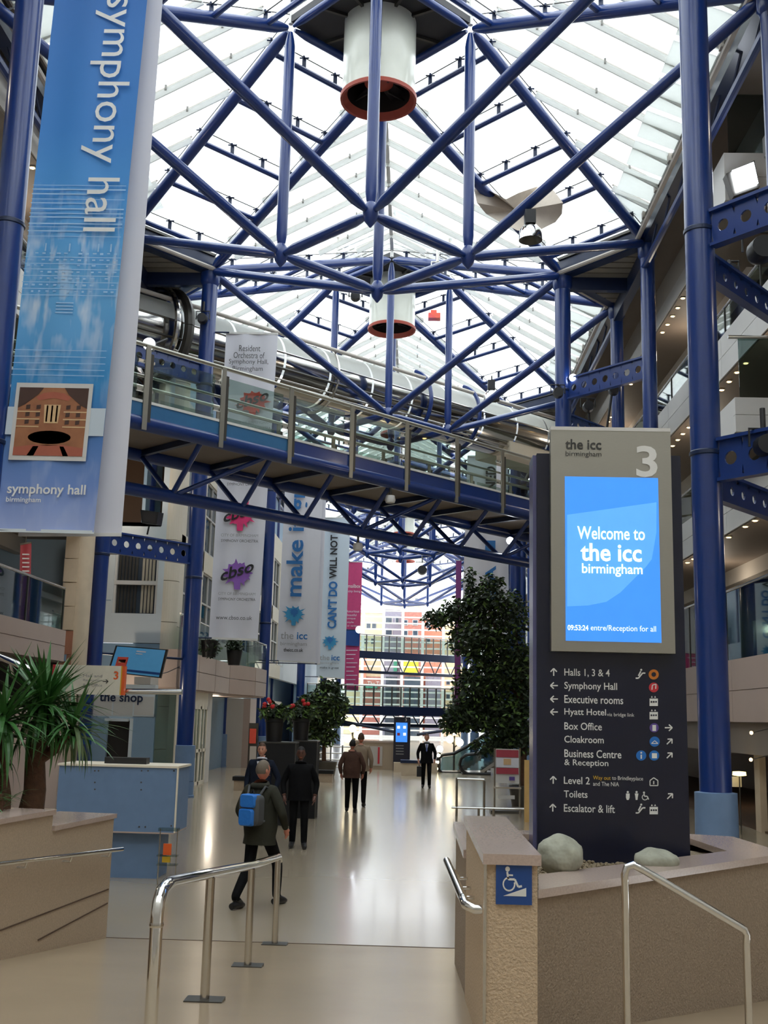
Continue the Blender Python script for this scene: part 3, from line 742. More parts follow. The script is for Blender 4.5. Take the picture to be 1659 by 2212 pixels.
for o_ in (-.08, bw + .08):
    k = SB0
    while k < SB1 - .05:
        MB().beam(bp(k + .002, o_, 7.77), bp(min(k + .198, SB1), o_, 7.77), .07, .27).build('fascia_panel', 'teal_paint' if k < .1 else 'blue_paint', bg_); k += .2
    MB().beam(bp(SB0, o_, 7.93), bp(SB1, o_, 7.93), .1, .05).build('kerb_strip', 'bar_white', bg_)
    T('handrail', 'brushed', bg_, bp(SB0, o_, 9.02), bp(SB1, o_, 9.02), .04, 12)
    T('mid_rail', 'brushed', bg_, bp(SB0, o_ + (.08 if o_ < 1 else -.08), 8.45), bp(SB1, o_ + (.08 if o_ < 1 else -.08), 8.45), .028, 10)
    for i, k in enumerate(ks):
        s_ = k + .035
        oo = o_ - .06 if o_ < 1 else o_ + .06
        MB().beam(bp(s_ - .006, oo, 8.2), bp(s_ + .006, oo, 8.2), .03, 1.6).build('post', 'brushed', bg_)
        MB().beam(bp(s_ + .006, oo, 8.2), bp(s_ + .014, oo, 8.2), .02, 1.3).build('post', 'bare_metal_dark', bg_)
        if i < len(ks) - 1: MB().beam(bp(s_ + .02, o_, 8.4), bp(s_ + .18, o_, 8.4), .012, .86).build('glass_pane', 'rail_glass', bg_)
        for zz in (8.15, 8.7): MB().beam(bp(s_ - .02, o_, zz), bp(s_ + .02, o_, zz), .06, .05).build('clamp', 'steel', bg_)
def s_at(px, off, z):
    a, b = SB0, SB1
    def pxo(s_): q = M3.transposed() @ (bp(s_, off, z) - V((0, 0, CZ))); return 829.5 + FPX * q.x / -q.z
    for _ in range(40):
        m_ = (a + b) / 2
        if pxo(m_) < px: a = m_
        else: b = m_
    return a
for px, py, o_, z_ in ((843, 1050, 0, zc - .42), (773, 1172, bw / 2, zl - .38)):
    p = bp(s_at(px, o_, z_), o_, z_); mb = MB().lathe(p, [(.001, .12), (.1, .1), (.12, 0), (.1, -.06), (.001, -.07)], 16); o = mb.build('dome_camera', 'panel_white', None, smooth=True)
    tag(o, 'small white dome camera under the footbridge ' + ('top chord' if px > 800 else 'bottom chord'), 'camera')
    T('stem', 'bare_metal_dark', o, p + V((0, 0, .1)), p + V((0, 0, .34)), .03, 8)

# tubular metal walkway behind the footbridge
t0 = V((-8.7, 32.5, 14.0)); t1 = V((-8.4, 33.0, 14.0)); te = V((7.4, 48.4, 14.0)); td = (te - t1).normalized()
tw = empty('tube_walkway', (t1 + te) / 2, 'polished metal tube walkway crossing high behind the footbridge', 'walkway')
tn = td.cross(V((0, 0, 1))).normalized()
def sector(m, a0, a1, r, nm, s0=0.0, s1=1.0, n=10):
    mb = MB(); P = t1 - td * 1.5; Q = te
    vs = []
    for p in (P.lerp(Q, s0), P.lerp(Q, s1)):
        for k in range(n + 1):
            a = math.radians(a0 + (a1 - a0) * k / n); vs.append(p + (tn * math.cos(a) + V((0, 0, 1)) * math.sin(a)) * r)
    mb.add(vs, [(k, k + 1, n + 2 + k, n + 1 + k) for k in range(n)]); return mb.build(nm, m, tw, smooth=True)
NS = 12
for i in range(NS):
    a, b = i / NS + .002, (i + 1) / NS - .002
    sector('duct_metal', -100, -40, 1.06, 'lower_cladding', a, b); sector('duct_metal', -38, 8, 1.08, 'side_cladding', a, b); sector('panel_cream', -160, -102, 1.06, 'rear_cladding', a, b)
    sector('strip_grey', 10, 90, 1.05, 'roof_glazing', a, b); sector('strip_grey', 90, 170, 1.05, 'roof_glazing', a, b)
for a in (-39, 9): 
    p = (tn * math.cos(math.radians(a)) + V((0, 0, 1)) * math.sin(math.radians(a))) * 1.09
    T('seam_rail', 'steel', tw, t1 - td * 1.5 + p, te + p, .03, 8)
for a, r, m in ((40, 1.3, 'pipe_grey'), (-20, 1.2, 'bare_metal_dark'), (-45, 1.2, 'steel')):
    p = (tn * math.cos(math.radians(a)) + V((0, 0, 1)) * math.sin(math.radians(a))) * r
    T('service_pipe', m, tw, t1 - td * 1.5 + p, te + p, .07 if a == 40 else .04, 10)
def ring(s_, r, rt, m, a0=0, a1=360):
    c = t1.lerp(te, s_); n = 40; pts = []
    for k in range(n + 1):
        a = math.radians(a0 + (a1 - a0) * k / n); pts.append(c + (tn * math.cos(a) + V((0, 0, 1)) * math.sin(a)) * r)
    MB().path(pts, rt, 8).build('support_ring', m, tw, smooth=True)
ring(.02, 1.38, .16, 'bare_metal_dark'); ring(.5, 1.3, .08, 'blue_paint', -110, 70); ring(.62, 1.3, .08, 'blue_paint', -110, 70); ring(.3, 1.2, .05, 'steel', -110, 70)
ring(.0, 1.42, .1, 'duct_metal')
for i in range(NS):      # walkway soffit
    pass
MB().beam(t1.lerp(te, .72) + V((0, 0, -.9)), te + V((0, 0, -.9)), 1.9, .5).build('end_casing', 'panel_cream', tw)

# far footbridges ---------------------------------------------------------
def far_bridge(Y, zd, skew, lab, nposts=22, hh=1.1, th=1.0, x0=-7.3, x1=6.6):
    e = empty('footbridge', (XC, Y, zd - th), lab, 'bridge')
    L = x1 - x0
    def q(t, off, z): return V((x0 + L * t, Y + skew * t + off, z))
    for o_, z in ((0, zd - .1), (1.8, zd - .1), (.9, zd - th)): T('chord', 'navy_paint', e, q(0, o_, z), q(1, o_, z), .13, 10)
    n = 10; mb = MB()
    for i in range(n):
        T('strut', 'navy_paint', e, q(i / n, 0, zd - .1), q((i + .5) / n, .9, zd - th), .05, 6); T('strut', 'navy_paint', e, q((i + .5) / n, .9, zd - th), q((i + 1) / n, 0, zd - .1), .05, 6)
    MB().add([q(0, -.1, zd - .2), q(1, -.1, zd - .2), q(1, 1.9, zd - .2), q(0, 1.9, zd - .2), q(0, -.1, zd + .12), q(1, -.1, zd + .12), q(1, 1.9, zd + .12), q(0, 1.9, zd + .12)],
             [(3, 2, 1, 0), (4, 5, 6, 7), (0, 1, 5, 4), (2, 3, 7, 6), (1, 2, 6, 5), (3, 0, 4, 7)]).build('deck', 'navy_paint', e); MB().beam(q(0, -.14, zd - .2), q(1, -.14, zd - .2), .08, .6).build('fascia', 'navy_paint', e)
    for i in range(nposts + 1): T('post', 'bare_metal_dark', e, q(i / nposts, -.05, zd), q(i / nposts, -.05, zd + hh), .055, 6)
    for i in range(nposts): MB().slab([q((i + .08) / nposts, -.05, zd + .15), q((i + .92) / nposts, -.05, zd + .15), q((i + .92) / nposts, -.05, zd + hh - .1), q((i + .08) / nposts, -.05, zd + hh - .1)], .02).build('glass_pane', 'rail_glass', e)
    T('handrail', 'bar_white', e, q(0, -.05, zd + hh), q(1, -.05, zd + hh), .05, 8)
    return e
zf1 = PY(880, 1408, 92).z; zf2 = PY(870, 1522, 80).z
far_bridge(92, zf1, 9, 'distant blue footbridge, the upper of two before the end wall', 22, 1.5, 1.6)
e = far_bridge(76, PY(870, 1530, 78).z, 9, 'distant blue footbridge above the far totem, the lower of two', 22, 1.5, 1.2)
for sg in (-1, 1):
    T('prop', 'navy_paint', e, (XC + 1 + sg * .3, 78, 1.2), (XC + 1 + sg * 5.2, 78.5, PY(870, 1560, 78).z), .1, 8)

#@@BANNERS
# ------------------------------------------------------------------ hanging banners
def bilin(Q, u, v): return Q[0].lerp(Q[1], u).lerp(Q[3].lerp(Q[2], u), v)
def qtext(s, m, parent, Q, u0, u1, v0, v1, turn=0, bold=0., th=.03, name='lettering'):
    vs, fs = glyphs(s, bold); xs = [v[0] for v in vs]; ys = [v[1] for v in vs]; x0, x1, y0, y1 = min(xs), max(xs), min(ys), max(ys); out = []
    for v in vs:
        a = (v[0] - x0) / (x1 - x0); b = 1 - (v[1] - y0) / (y1 - y0)
        if turn == 90: a, b = b, 1 - a
        elif turn == -90: a, b = 1 - b, a
        p = bilin(Q, u0 + (u1 - u0) * a, v0 + (v1 - v0) * b); out.append(p + V((0, -th, 0)))
    return MB().add(out, fs).build(name, m, parent)
def qpatch(m, parent, Q, u0, u1, v0, v1, th=.02, name='print_patch'):
    P = [bilin(Q, u0, v0), bilin(Q, u1, v0), bilin(Q, u1, v1), bilin(Q, u0, v1)]
    return MB().add([p + V((0, -th, 0)) for p in P], [(0, 1, 2, 3)]).build(name, m, parent)
def qpoly(m, parent, Q, pts, th=.025, name='print_shape'):
    return MB().add([bilin(Q, a, b) + V((0, -th, 0)) for a, b in pts], [tuple(range(len(pts)))]).build(name, m, parent)
def cloth(name, m, parent, Q, folds=3, amp=.012, n=24, th=.006):
    mb = MB(); vs = []
    for j in (0, .5, 1):
        for i in range(n + 1):
            p = bilin(Q, i / n, j); vs.append(p + V((0, amp * math.sin(i / n * folds * 2 * PI + j), 0)))
    m1 = len(vs); vs += [v + V((0, th, 0)) for v in vs]
    fs = []
    for j in range(2):
        for i in range(n):
            a = j * (n + 1) + i; fs.append((a, a + 1, a + n + 2, a + n + 1)); b = a + m1; fs.append((b + n + 1, b + n + 2, b + 1, b))
    for j in range(2):
        for a in (j * (n + 1), j * (n + 1) + n): fs.append((a, a + n + 1, a + n + 1 + m1, a + m1))
    mb.add(vs, fs); return mb.build(name, m, parent, smooth=True)
def quad_px(Y, tl, tr, br, bl): return [PY(*tl, Y), PY(*tr, Y), PY(*br, Y), PY(*bl, Y)]
# near hall banner: print built up with a node material
m = bpy.data.materials.new('hall_banner_print'); m.use_nodes = True; nt = m.node_tree; b = nt.nodes['Principled BSDF']; b.inputs['Roughness'].default_value = .55
tc = nt.nodes.new('ShaderNodeTexCoord'); sp = nt.nodes.new('ShaderNodeSeparateXYZ'); rpz = nt.nodes.new('ShaderNodeValToRGB'); nz = nt.nodes.new('ShaderNodeTexNoise'); nz.inputs['Scale'].default_value = 3.2
mp = nt.nodes.new('ShaderNodeMapping'); mp.inputs['Scale'].default_value = (1.2, 1, 7); mp.inputs['Rotation'].default_value = (0, .6, 0)
L = nt.links.new; L(tc.outputs['Generated'], sp.inputs[0]); L(sp.outputs[2], rpz.inputs[0]); L(tc.outputs['Generated'], mp.inputs[0]); L(mp.outputs[0], nz.inputs[0])
cr = rpz.color_ramp; stops = [(0, (160, 176, 222)), (.06, (110, 140, 200)), (.14, (58, 112, 176)), (.2, (50, 140, 200)), (.26, (90, 160, 214)), (.34, (96, 168, 220)), (.45, (72, 148, 214)), (.55, (56, 128, 202)), (.75, (48, 112, 186)), (1, (64, 112, 178))]
cr.elements[0].position = 0; cr.elements[0].color = lin(stops[0][1]); cr.elements[1].position = 1; cr.elements[1].color = lin(stops[-1][1])
for p, c in stops[1:-1]: e = cr.elements.new(p); e.color = lin(c)
r2 = nt.nodes.new('ShaderNodeValToRGB'); r2.color_ramp.elements[0].position = .5; r2.color_ramp.elements[1].position = .75; L(nz.outputs[0], r2.inputs[0])
r3 = nt.nodes.new('ShaderNodeValToRGB'); c3 = r3.color_ramp; c3.elements[0].position = .18; c3.elements[0].color = (.15, .15, .15, 1); c3.elements[1].position = .48; c3.elements[1].color = (0, 0, 0, 1); ee = c3.elements.new(.36); ee.color = (1, 1, 1, 1); L(sp.outputs[2], r3.inputs[0])
mu = nt.nodes.new('ShaderNodeMath'); mu.operation = 'MULTIPLY'; L(r2.outputs[0], mu.inputs[0]); L(r3.outputs[0], mu.inputs[1])
mx = nt.nodes.new('ShaderNodeMix'); mx.data_type = 'RGBA'; L(mu.outputs[0], mx.inputs[0]); L(rpz.outputs[0], mx.inputs[6]); mx.inputs[7].default_value = lin((214, 222, 232)); L(mx.outputs[2], b.inputs['Base Color'])
MT['hall_print'] = m
K = 350 / 1150
Q = quad_px(16.1, (118 + 130 * K, -350), (318 + 115 * K, -350), (203, 1150), (-12, 1145))
def vv(y): z = PY(200, y, 16.1).z; return (Q[0].z - z) / (Q[0].z - Q[3].z)
hb = empty('hanging_banner', (Q[2] + Q[3]) / 2, 'tall blue hall banner hanging at the left edge with vertical lettering', 'banner')
cloth('cloth', 'hall_print', hb, Q, 1.5, .02)
qtext('symphony hall', 'text_white', hb, Q, .47, .91, vv(-7), vv(502), -90, .0, .045)
MB().beam(Q[3], Q[2], .03, .05).build('bottom_bar', 'panel_blue', hb)
for y0, y1, u0, u1 in ((882, 942, .0, 1.0),): qpatch('banner_pale', hb, Q, .0, 1, vv(y0), vv(y1), .022)
qpatch('panel_white', hb, Q, .066, .85, vv(830), vv(997), .026, 'photo_border')
ph = qpatch('photo_wood', hb, Q, .105, .81, vv(840), vv(987), .030, 'photo_print')
def pp(m, pts): return qpoly(m, ph, Q, [(.105 + .705 * a, vv(840 + 147 * b)) for a, b in pts], .034)
pp('photo_dark', [(0, 0), (.35, 0), (.28, .1), (.1, .25), (0, .3)]); pp('photo_dark', [(1, 0), (.65, 0), (.72, .1), (.9, .25), (1, .3)])
pp('photo_red', [(.25, .14), (.35, .08), (.5, .06), (.65, .08), (.76, .14), (.72, .19), (.5, .15), (.3, .19)])
pp('photo_light', [(.38, .25), (.62, .25), (.6, .52), (.4, .52)])
for a in (.43, .5, .57): pp('photo_red', [(a - .012, .26), (a + .012, .26), (a + .012, .5), (a - .012, .5)])
for r_ in range(3):
    for a in (.12, .27, .7, .85): pp('photo_dark', [(a, .26 + .11 * r_), (a + .06, .25 + .11 * r_), (a + .06, .31 + .11 * r_), (a, .32 + .11 * r_)])
    for a in (0, .67): pp('photo_light', [(a, .345 + .11 * r_), (a + .33, .345 + .11 * r_), (a + .33, .362 + .11 * r_), (a, .362 + .11 * r_)])
for k, mm in enumerate(('photo_wood', 'photo_dark', 'photo_light', 'photo_wood', 'photo_light')):
    r = .38 - .07 * k; pp(mm, [(.5 + r * math.cos(t * PI / 12), .73 + r * .32 * math.sin(t * PI / 12)) for t in range(24)])
pp('photo_red', [(.0, .88), (.3, .84), (.7, .84), (1, .88), (1, 1), (0, 1)]); pp('photo_light', [(.28, .86), (.36, .86), (.3, 1), (.2, 1)]); pp('photo_light', [(.66, .86), (.72, .86), (.8, 1), (.72, 1)])
qtext('symphony hall', 'text_white', hb, Q, .09, .88, vv(1048), vv(1076), 0, .018, .03)
qtext('birmingham', 'text_white', hb, Q, .09, .44, vv(1077), vv(1091), 0, .012, .03)
rnd = random.Random(3)
for y in (402, 410, 420, 432, 440, 452, 462, 470, 484, 492, 500, 512):
    qpatch('banner_line', hb, Q, 0, .98 if y % 20 else .6, vv(y), vv(y + rnd.choice((1.2, 2, 2.6))), .03, 'print_line')
for j, y in enumerate((548, 562, 574, 588, 602, 616, 630)):
    qpatch('banner_line', hb, Q, 0, 1, vv(y + 9), vv(y + 10.5), .03, 'print_line')
    for i in range(13):
        if rnd.random() < .8: qpatch('banner_line', hb, Q, .03 + i * .075, .03 + i * .075 + rnd.uniform(.02, .045), vv(y), vv(y + rnd.uniform(2, 4)), .03, 'print_line')
for y in (655, 662, 669, 676): qpatch('banner_line', hb, Q, .38, .56, vv(y), vv(y + 2.4), .03, 'print_line')
for y in (758, 772, 786, 800, 812): qpatch('banner_line', hb, Q, .0, .95, vv(y), vv(y + 1.5), .03, 'print_line')
for u0 in (.2, .45, .58, .75, .88): qpatch('banner_line', hb, Q, u0, u0 + .015, vv(528), vv(545), .03, 'print_line')
Q2 = quad_px(16.35, (250, -350), (378, -350), (262, 1155), (40, 1155))
wb = empty('hanging_banner', (Q2[2] + Q2[3]) / 2, 'plain white banner hanging right behind the tall blue hall banner', 'banner')
cloth('cloth', 'banner_white', wb, Q2, 1, .01); MB().beam(Q2[3], Q2[2], .03, .05).build('bottom_bar', 'bar_white', wb)
for bb in ((hb, Q), (wb, Q2)):
    for p_ in (bb[1][0], bb[1][3]) if bb[0] is hb else (): T('arm', 'navy_paint', bb[0], V((XC - AX + .2, 16.1, p_.z)), V((p_.x + .9, p_.y + .02, p_.z)), .02, 6)
for bb in ((hb, Q), (wb, Q2)): MB().beam(bb[1][0] + V((0, .03, 0)), bb[1][1] + V((0, .03, 0)), .04, .05).build('top_bar', 'bare_metal_dark', bb[0])

def pt(s, m, parent, Y, x0, y0, x1, y1, turn=0, bold=0., name='lettering', dy=.02):
    xm, ym = (x0 + x1) / 2, (y0 + y1) / 2
    xa, xb = PY(x0, ym, Y).x, PY(x1, ym, Y).x; zb, zt = PY(xm, y1, Y).z, PY(xm, y0, Y).z
    return text(name, s, m, parent, (xa, Y - dy, zb), (1, 0, 0), (0, 0, 1), xb - xa, zt - zb, turn, bold, 0)
def splash(m, parent, Y, cx, cy, r, seed, dy=.015, sq=.8):
    rn = random.Random(seed); c = PY(cx, cy, Y); R = r * Y * .99 / FPX; pts = []; N = 44
    for k in range(N):
        a = 2 * PI * k / N; q = R * (.62 + .12 * rn.random()); 
        if k % 4 == 0: q = R * rn.uniform(.8, 1.15)
        if abs(k - 33) < 2: q = R * 1.15
        pts.append((c.x + q * math.cos(a), Y - dy, c.z + q * math.sin(a) * sq))
    return MB().add([tuple(c + V((0, -dy, 0)))] + pts, [(0, i + 1, (i + 1) % N + 1) for i in range(N)]).build('splash_print', m, parent)
def banner(Y, tl, tr, br, bl, m, lab, folds=2, amp=.02, sg=-1):
    q = quad_px(Y, tl, tr, br, bl); e = empty('hanging_banner', (q[2] + q[3]) / 2, lab, 'banner'); q = [p + V((0, .05, 0)) for p in q]
    cloth('cloth', m, e, q, folds, amp)
    for a in (q[0] if sg < 0 else q[1], q[3] if sg < 0 else q[2]): T('arm', 'navy_paint', e, V((XC + sg * AX - sg * .2, Y, a.z)), V((a.x - sg * .1, Y, a.z)), .025, 6)
    for a, b_ in ((q[0], q[1]), (q[3], q[2])): MB().beam(a, b_, .04, .06).build('bar', 'bar_white', e)
    return e
e = banner(31.9, (488, 718), (600, 720), (556, 1382), (450, 1378), 'banner_white', 'white orchestra banner with three coloured paint splashes behind the footbridge')
Yb = 31.9
for i, (s, x0, x1) in enumerate((('Resident', 517, 563), ('Orchestra of', 505, 572), ('Symphony Hall,', 495, 580), ('Birmingham', 503, 568))):
    pt(s, 'text_dark', e, Yb, x0, 747 + i * 15, x1, 760 + i * 15, dy=.05)
for cx, cy, m, sd in ((547, 868, 'splash_red', 5), (520, 1112, 'splash_pink', 6), (514, 1238, 'splash_violet', 7), (533, 990, 'splash_blue', 8)):
    splash(m, e, Yb, cx, cy, 40, sd, .03)
    c = PY(cx, cy, Yb); a = V((.95, 0, .32)); 
    text('lettering', 'cbso', 'text_black', e, c + V((-.5, -.06, -.27)), a, V((.1, 0, 1)), 1.0, .36, 0, .02, 0)
    pt('CITY OF BIRMINGHAM', 'text_grey', e, Yb, cx - 42, cy + 42, cx + 38, cy + 48, dy=.05); pt('SYMPHONY ORCHESTRA', 'text_dark', e, Yb, cx - 42, cy + 54, cx + 38, cy + 60, dy=.05)
pt('www.cbso.co.uk', 'text_dark', e, Yb, 467, 1330, 545, 1339, dy=.05)
e = banner(47.7, (618, 1000), (700, 1004), (680, 1432), (597, 1427), 'banner_white', 'white banner reading make it great upwards in blue, left of centre', 1)
pt('make it great', 'text_blue', e, 47.7, 622, 985, 668, 1289, 90, .02, dy=.05)
splash('splash_blue', e, 47.7, 635, 1327, 27, 9, .04); splash('text_blue', e, 47.7, 636, 1322, 12, 10, .05)
text('lettering', 'the', 'text_grey', e, PY(606, 1380, 47.55), (1, 0, 0), (0, 0, 1), .55, .3, 0, .0, 0); text('lettering', 'icc', 'text_blue', e, PY(641, 1381, 47.55), (1, 0, 0), (0, 0, 1), .45, .3, 0, .02, 0)
pt('birmingham', 'text_grey', e, 47.7, 606, 1387, 663, 1397, dy=.06); pt('theicc.co.uk', 'text_black', e, 47.7, 613, 1400, 655, 1408, 0, .02, dy=.06)
e = banner(48.0, (696, 1004), (707, 1004), (691, 1434), (680, 1434), 'banner_white', 'narrow white reverse edge of the banner beside the make it great banner', 1, .005)
e = banner(63.5, (692, 1118), (757, 1118), (744, 1466), (683, 1462), 'banner_pale', "pale banner reading CAN'T DO WILL NOT, left of the pink banner", 1)
pt("CAN'T DO", 'text_blue', e, 63.5, 708, 1256, 728, 1358, 90, .035, dy=.05); pt('WILL NOT BE', 'text_black', e, 63.5, 713, 1130, 729, 1250, 90, .03, dy=.05)
splash('splash_blue', e, 63.5, 713, 1386, 19, 12, .04); splash('text_blue', e, 63.5, 713, 1382, 9, 13, .05)
pt('the', 'text_grey', e, 63.5, 691, 1415, 712, 1426, dy=.06); pt('icc', 'text_blue', e, 63.5, 716, 1415, 734, 1427, 0, .02, dy=.06); pt('birmingham', 'text_grey', e, 63.5, 692, 1430, 732, 1436, dy=.06); pt('make it great', 'text_black', e, 63.5, 691, 1440, 732, 1446, 0, .01, dy=.06)
e = banner(79.3, (753, 1213), (783, 1214), (774, 1492), (743, 1490), 'banner_pink', 'pink banner with white text hanging beside the pale banner', 1)
pt('mailbox', 'text_white', e, 79.3, 752, 1262, 779, 1270, dy=.05); pt('city living', 'banner_white', e, 79.3, 752, 1275, 779, 1281, dy=.05)
for i, w_ in enumerate((26, 20, 18, 14, 24)): pt(('luxurious', 'beautiful', 'unique', 'style', 'or variety')[i], 'banner_white', e, 79.3, 750, 1318 + i * 8, 750 + w_, 1323 + i * 8, dy=.05)
q = quad_px(79.2, (748, 1359), (777, 1361), (776, 1396), (747, 1394)); MB().add(q, [(0, 1, 2, 3)]).build('photo_print', 'sign_blue', e)
for i in range(9): q = quad_px(79.2, (748, 1404 + i * 9), (748 + 24 - i % 3 * 4, 1404 + i * 9), (748 + 24 - i % 3 * 4, 1405.5 + i * 9), (748, 1405.5 + i * 9)); MB().add(q, [(0, 1, 2, 3)]).build('print_line', 'banner_white', e)
e = banner(47.7, (1010, 985), (1097, 985), (1100, 1400), (996, 1400), 'banner_white', 'large white banner with blue capitals behind the right-hand tree', 2, sg=1)
pt('BIA', 'text_blue', e, 47.7, 1048, 1222, 1071, 1294, 90, .03, dy=.06); pt('I', 'text_blue', e, 47.7, 1048, 1168, 1070, 1196, 90, .03, dy=.06); pt('NED', 'text_black', e, 47.7, 1049, 1008, 1071, 1060, 90, .03, dy=.06)
e = banner(79.3, (985, 1210), (997, 1210), (994, 1530), (981, 1530), 'banner_purple', 'narrow purple banner left of the large white banner', 1, .005, sg=1)

#@@FAREND
# ------------------------------------------------------------------ glazed end wall and the street beyond
wf = struct('wall_far', (XC, 114, 0)); YW = 112.0
xa, xb = -8.8, 7.5
for px in (782, 826, 868, 912, 957, 1003):
    x = PY(px, 1450, YW).x; B('mullion', 'bar_white', wf, x - .14, x + .14, YW, YW + .3, 0, 13)
zz = .4
while zz < 14:
    B('transom', 'bar_white', wf, xa, xb, YW + .05, YW + .2, zz, zz + .15); zz += .62
xs = [PY(px, 1450, YW).x for px in (782, 826, 868, 912, 957, 1003)]
for x0, x1 in zip([xa] + xs, xs + [xb]):
    for z0 in (0, 4.5, 9): B('glass_pane', 'roof_glass', wf, x0, x1, YW + .1, YW + .12, z0, z0 + 4.5)
for x0, x1 in ((-16, xa), (xb, 14)): B('wall_panel', 'panel_cream', wf, x0, x1, YW, YW + .3, 0, 16)
o = B('floor.004', 'pavement', None, -60, 60, 118, 190, -.3, -.02); o['kind'] = 'structure'
def bld(Y, x0, y0, x1, y1, m, lab, wins=(), dep=8, base=0.0):
    a = PY(x0, y1, Y); b_ = PY(x1, y0, Y); e = empty('building', ((a.x + b_.x) / 2, Y, 0), lab, 'building')
    B('wall', m, e, a.x, b_.x, Y, Y + dep, base, b_.z)
    B('parapet', 'panel_white', e, a.x - .1, b_.x + .1, Y - .1, Y + .2, b_.z, b_.z + .3)
    for (wx, wy, ww, wh) in wins:
        c = PY(wx, wy, Y); hw = ww * Y / FPX / 2; hh = wh * Y / FPX / 2
        f = B('window', 'panel_white', e, c.x - hw, c.x + hw, Y - .08, Y, c.z - hh, c.z + hh); B('pane', 'window_dark', f, c.x - hw * .8, c.x + hw * .8, Y - .12, Y - .08, c.z - hh * .85, c.z + hh * .85)
    return e
bld(150, 742, 1325, 826, 1560, 'cream_wall', 'cream apartment block beyond the end wall, leftmost', [(796, 1352, 10, 13), (808, 1352, 10, 13), (790, 1385, 10, 12), (806, 1385, 10, 12)])
bld(146, 826, 1318, 868, 1560, 'mauve_wall', 'mauve and glass building beyond the end wall', [(840, 1340, 16, 14), (840, 1365, 16, 14), (858, 1340, 8, 14)])
bld(140, 862, 1320, 912, 1560, 'brick_red', 'red brick building beyond the end wall, centre', [(875, 1345, 12, 12), (897, 1345, 12, 12), (875, 1368, 12, 12), (897, 1368, 12, 12)])
bld(158, 846, 1285, 915, 1330, 'cream_wall', 'tall pale cream tower behind the red brick building', [(860, 1296, 8, 8), (880, 1296, 8, 8), (900, 1296, 8, 8)], 6)
bld(144, 912, 1328, 958, 1560, 'orange_wall', 'orange rendered building beyond the end wall, right of centre', [(925, 1350, 10, 14), (944, 1350, 10, 14), (925, 1385, 10, 14)])
bld(150, 958, 1345, 1012, 1560, 'cream_wall', 'cream building with small square windows on the right beyond the end wall', [(968, 1474, 9, 11), (986, 1390, 12, 12), (968, 1505, 9, 11), (986, 1360, 10, 12)])
def shopfront(Y, x0, y0, x1, y1, m, lab, cat='shopfront', dep=.8, nm='shop_front'):
    a = PY(x0, y1, Y); a.z = 0 if cat == 'shopfront' else a.z; b_ = PY(x1, y0, Y); e = empty(nm, ((a.x + b_.x) / 2, Y, a.z), lab, cat); B('panel', m, e, a.x, b_.x, Y, Y + dep, a.z, b_.z); return e
e = shopfront(149, 780, 1462, 822, 1505, 'brick_red', 'red restaurant front with white lettering beyond the end wall'); pt('The Tin', 'text_white', e, 149, 794, 1472, 826, 1482, dy=.1); pt('London', 'text_white', e, 149, 794, 1485, 822, 1494, dy=.1)
e = shopfront(148.6, 778, 1414, 792, 1466, 'orange_wall', 'orange sign panel at the left of the end wall view', 'sign', .4, 'sign_panel')
e = shopfront(139.58, 868, 1415, 904, 1456, 'yellow_panel', 'bright yellow panel beyond the end wall, above the restaurant fronts', 'sign', .4, 'sign_panel')
e = shopfront(145.6, 850, 1425, 858, 1450, 'green_panel', 'green sign panel left of the yellow panel', 'sign', .4, 'sign_panel')
e = shopfront(145.1, 832, 1462, 858, 1530, 'window_dark', 'dark glazed shop front below the mauve building', nm='shop_front'); e = shopfront(139.1, 872, 1462, 908, 1530, 'window_dark', 'dark glazed shop front below the yellow panel'); e = shopfront(143.1, 918, 1462, 952, 1530, 'mauve_wall', 'grey mauve shop front right of the dark ones')
e = shopfront(148.4, 785, 1478, 815, 1486, 'green_panel', 'green awning under the red restaurant front', 'awning', .6, 'awning')
#@@FOREGROUND
# ------------------------------------------------------------------ planter walls on the right
def rough_wall(name, poly_out, z0, z1, lab, cat='wall', mats=('granite_rough', 'coping'), ovh=.025):
    e = empty(name, (poly_out[0][0], poly_out[0][1], 0), lab, cat)
    MB().prism(poly_out, z0, z1 - .05).build('facing', mats[0], e)
    return e
e = empty('low_wall', (.54, 7.4, 0), 'granite end pier and low wall with wheelchair ramp sign', 'wall')
B('pier', 'granite_pier', e, .40, .672, 6.2, 8.5, 0, 1.59); B('wall', 'granite_rough', e, .41, .66, 8.5, 10.75, 0, 1.34)
B('coping', 'coping', e, .38, .69, 6.17, 8.52, 1.59, 1.645); B('coping', 'coping', e, .38, .69, 8.52, 10.78, 1.34, 1.40)
B('edge_trim', 'steel', e, .388, .402, 6.19, 6.215, 0, 1.59)
T('rail', 'chrome', e, (.30, 6.75, 1.33), (.26, 8.6, 1.31), .026, 12)
MB().path([(.40, 6.55, 1.30), (.36, 6.55, 1.30), (.31, 6.6, 1.315), (.30, 6.75, 1.33)], .026, 12).build('rail_return', 'chrome', e, smooth=True)
for y in (6.95, 7.35, 7.75, 8.2): MB().path([(.40, y, 1.24), (.34, y, 1.24), (.295, y, 1.30)], .012, 8).build('bracket', 'chrome', e, smooth=True)
sg_ = empty('ramp_sign', PY(1110, 1953, 6.18), 'square blue wheelchair ramp sign fixed to the granite pier', 'sign')
a = PY(1071, 1953, 6.19); b = PY(1149, 1867, 6.19); sx0, sz0, sw = a.x, a.z, b.x - a.x; sh = b.z - a.z
B('plate', 'sign_blue', sg_, a.x, b.x, 6.186, 6.199, a.z, b.z)
def sp(pts, nm='symbol'):
    MB().add([(sx0 + sw * x, 6.184, sz0 + sh * (1 - y)) for x, y in pts], [tuple(range(len(pts)))]).build(nm, 'text_white', sg_)
sp([(.32 + .065 * math.cos(t * PI / 8), .13 + .065 * math.sin(t * PI / 8)) for t in range(16)])
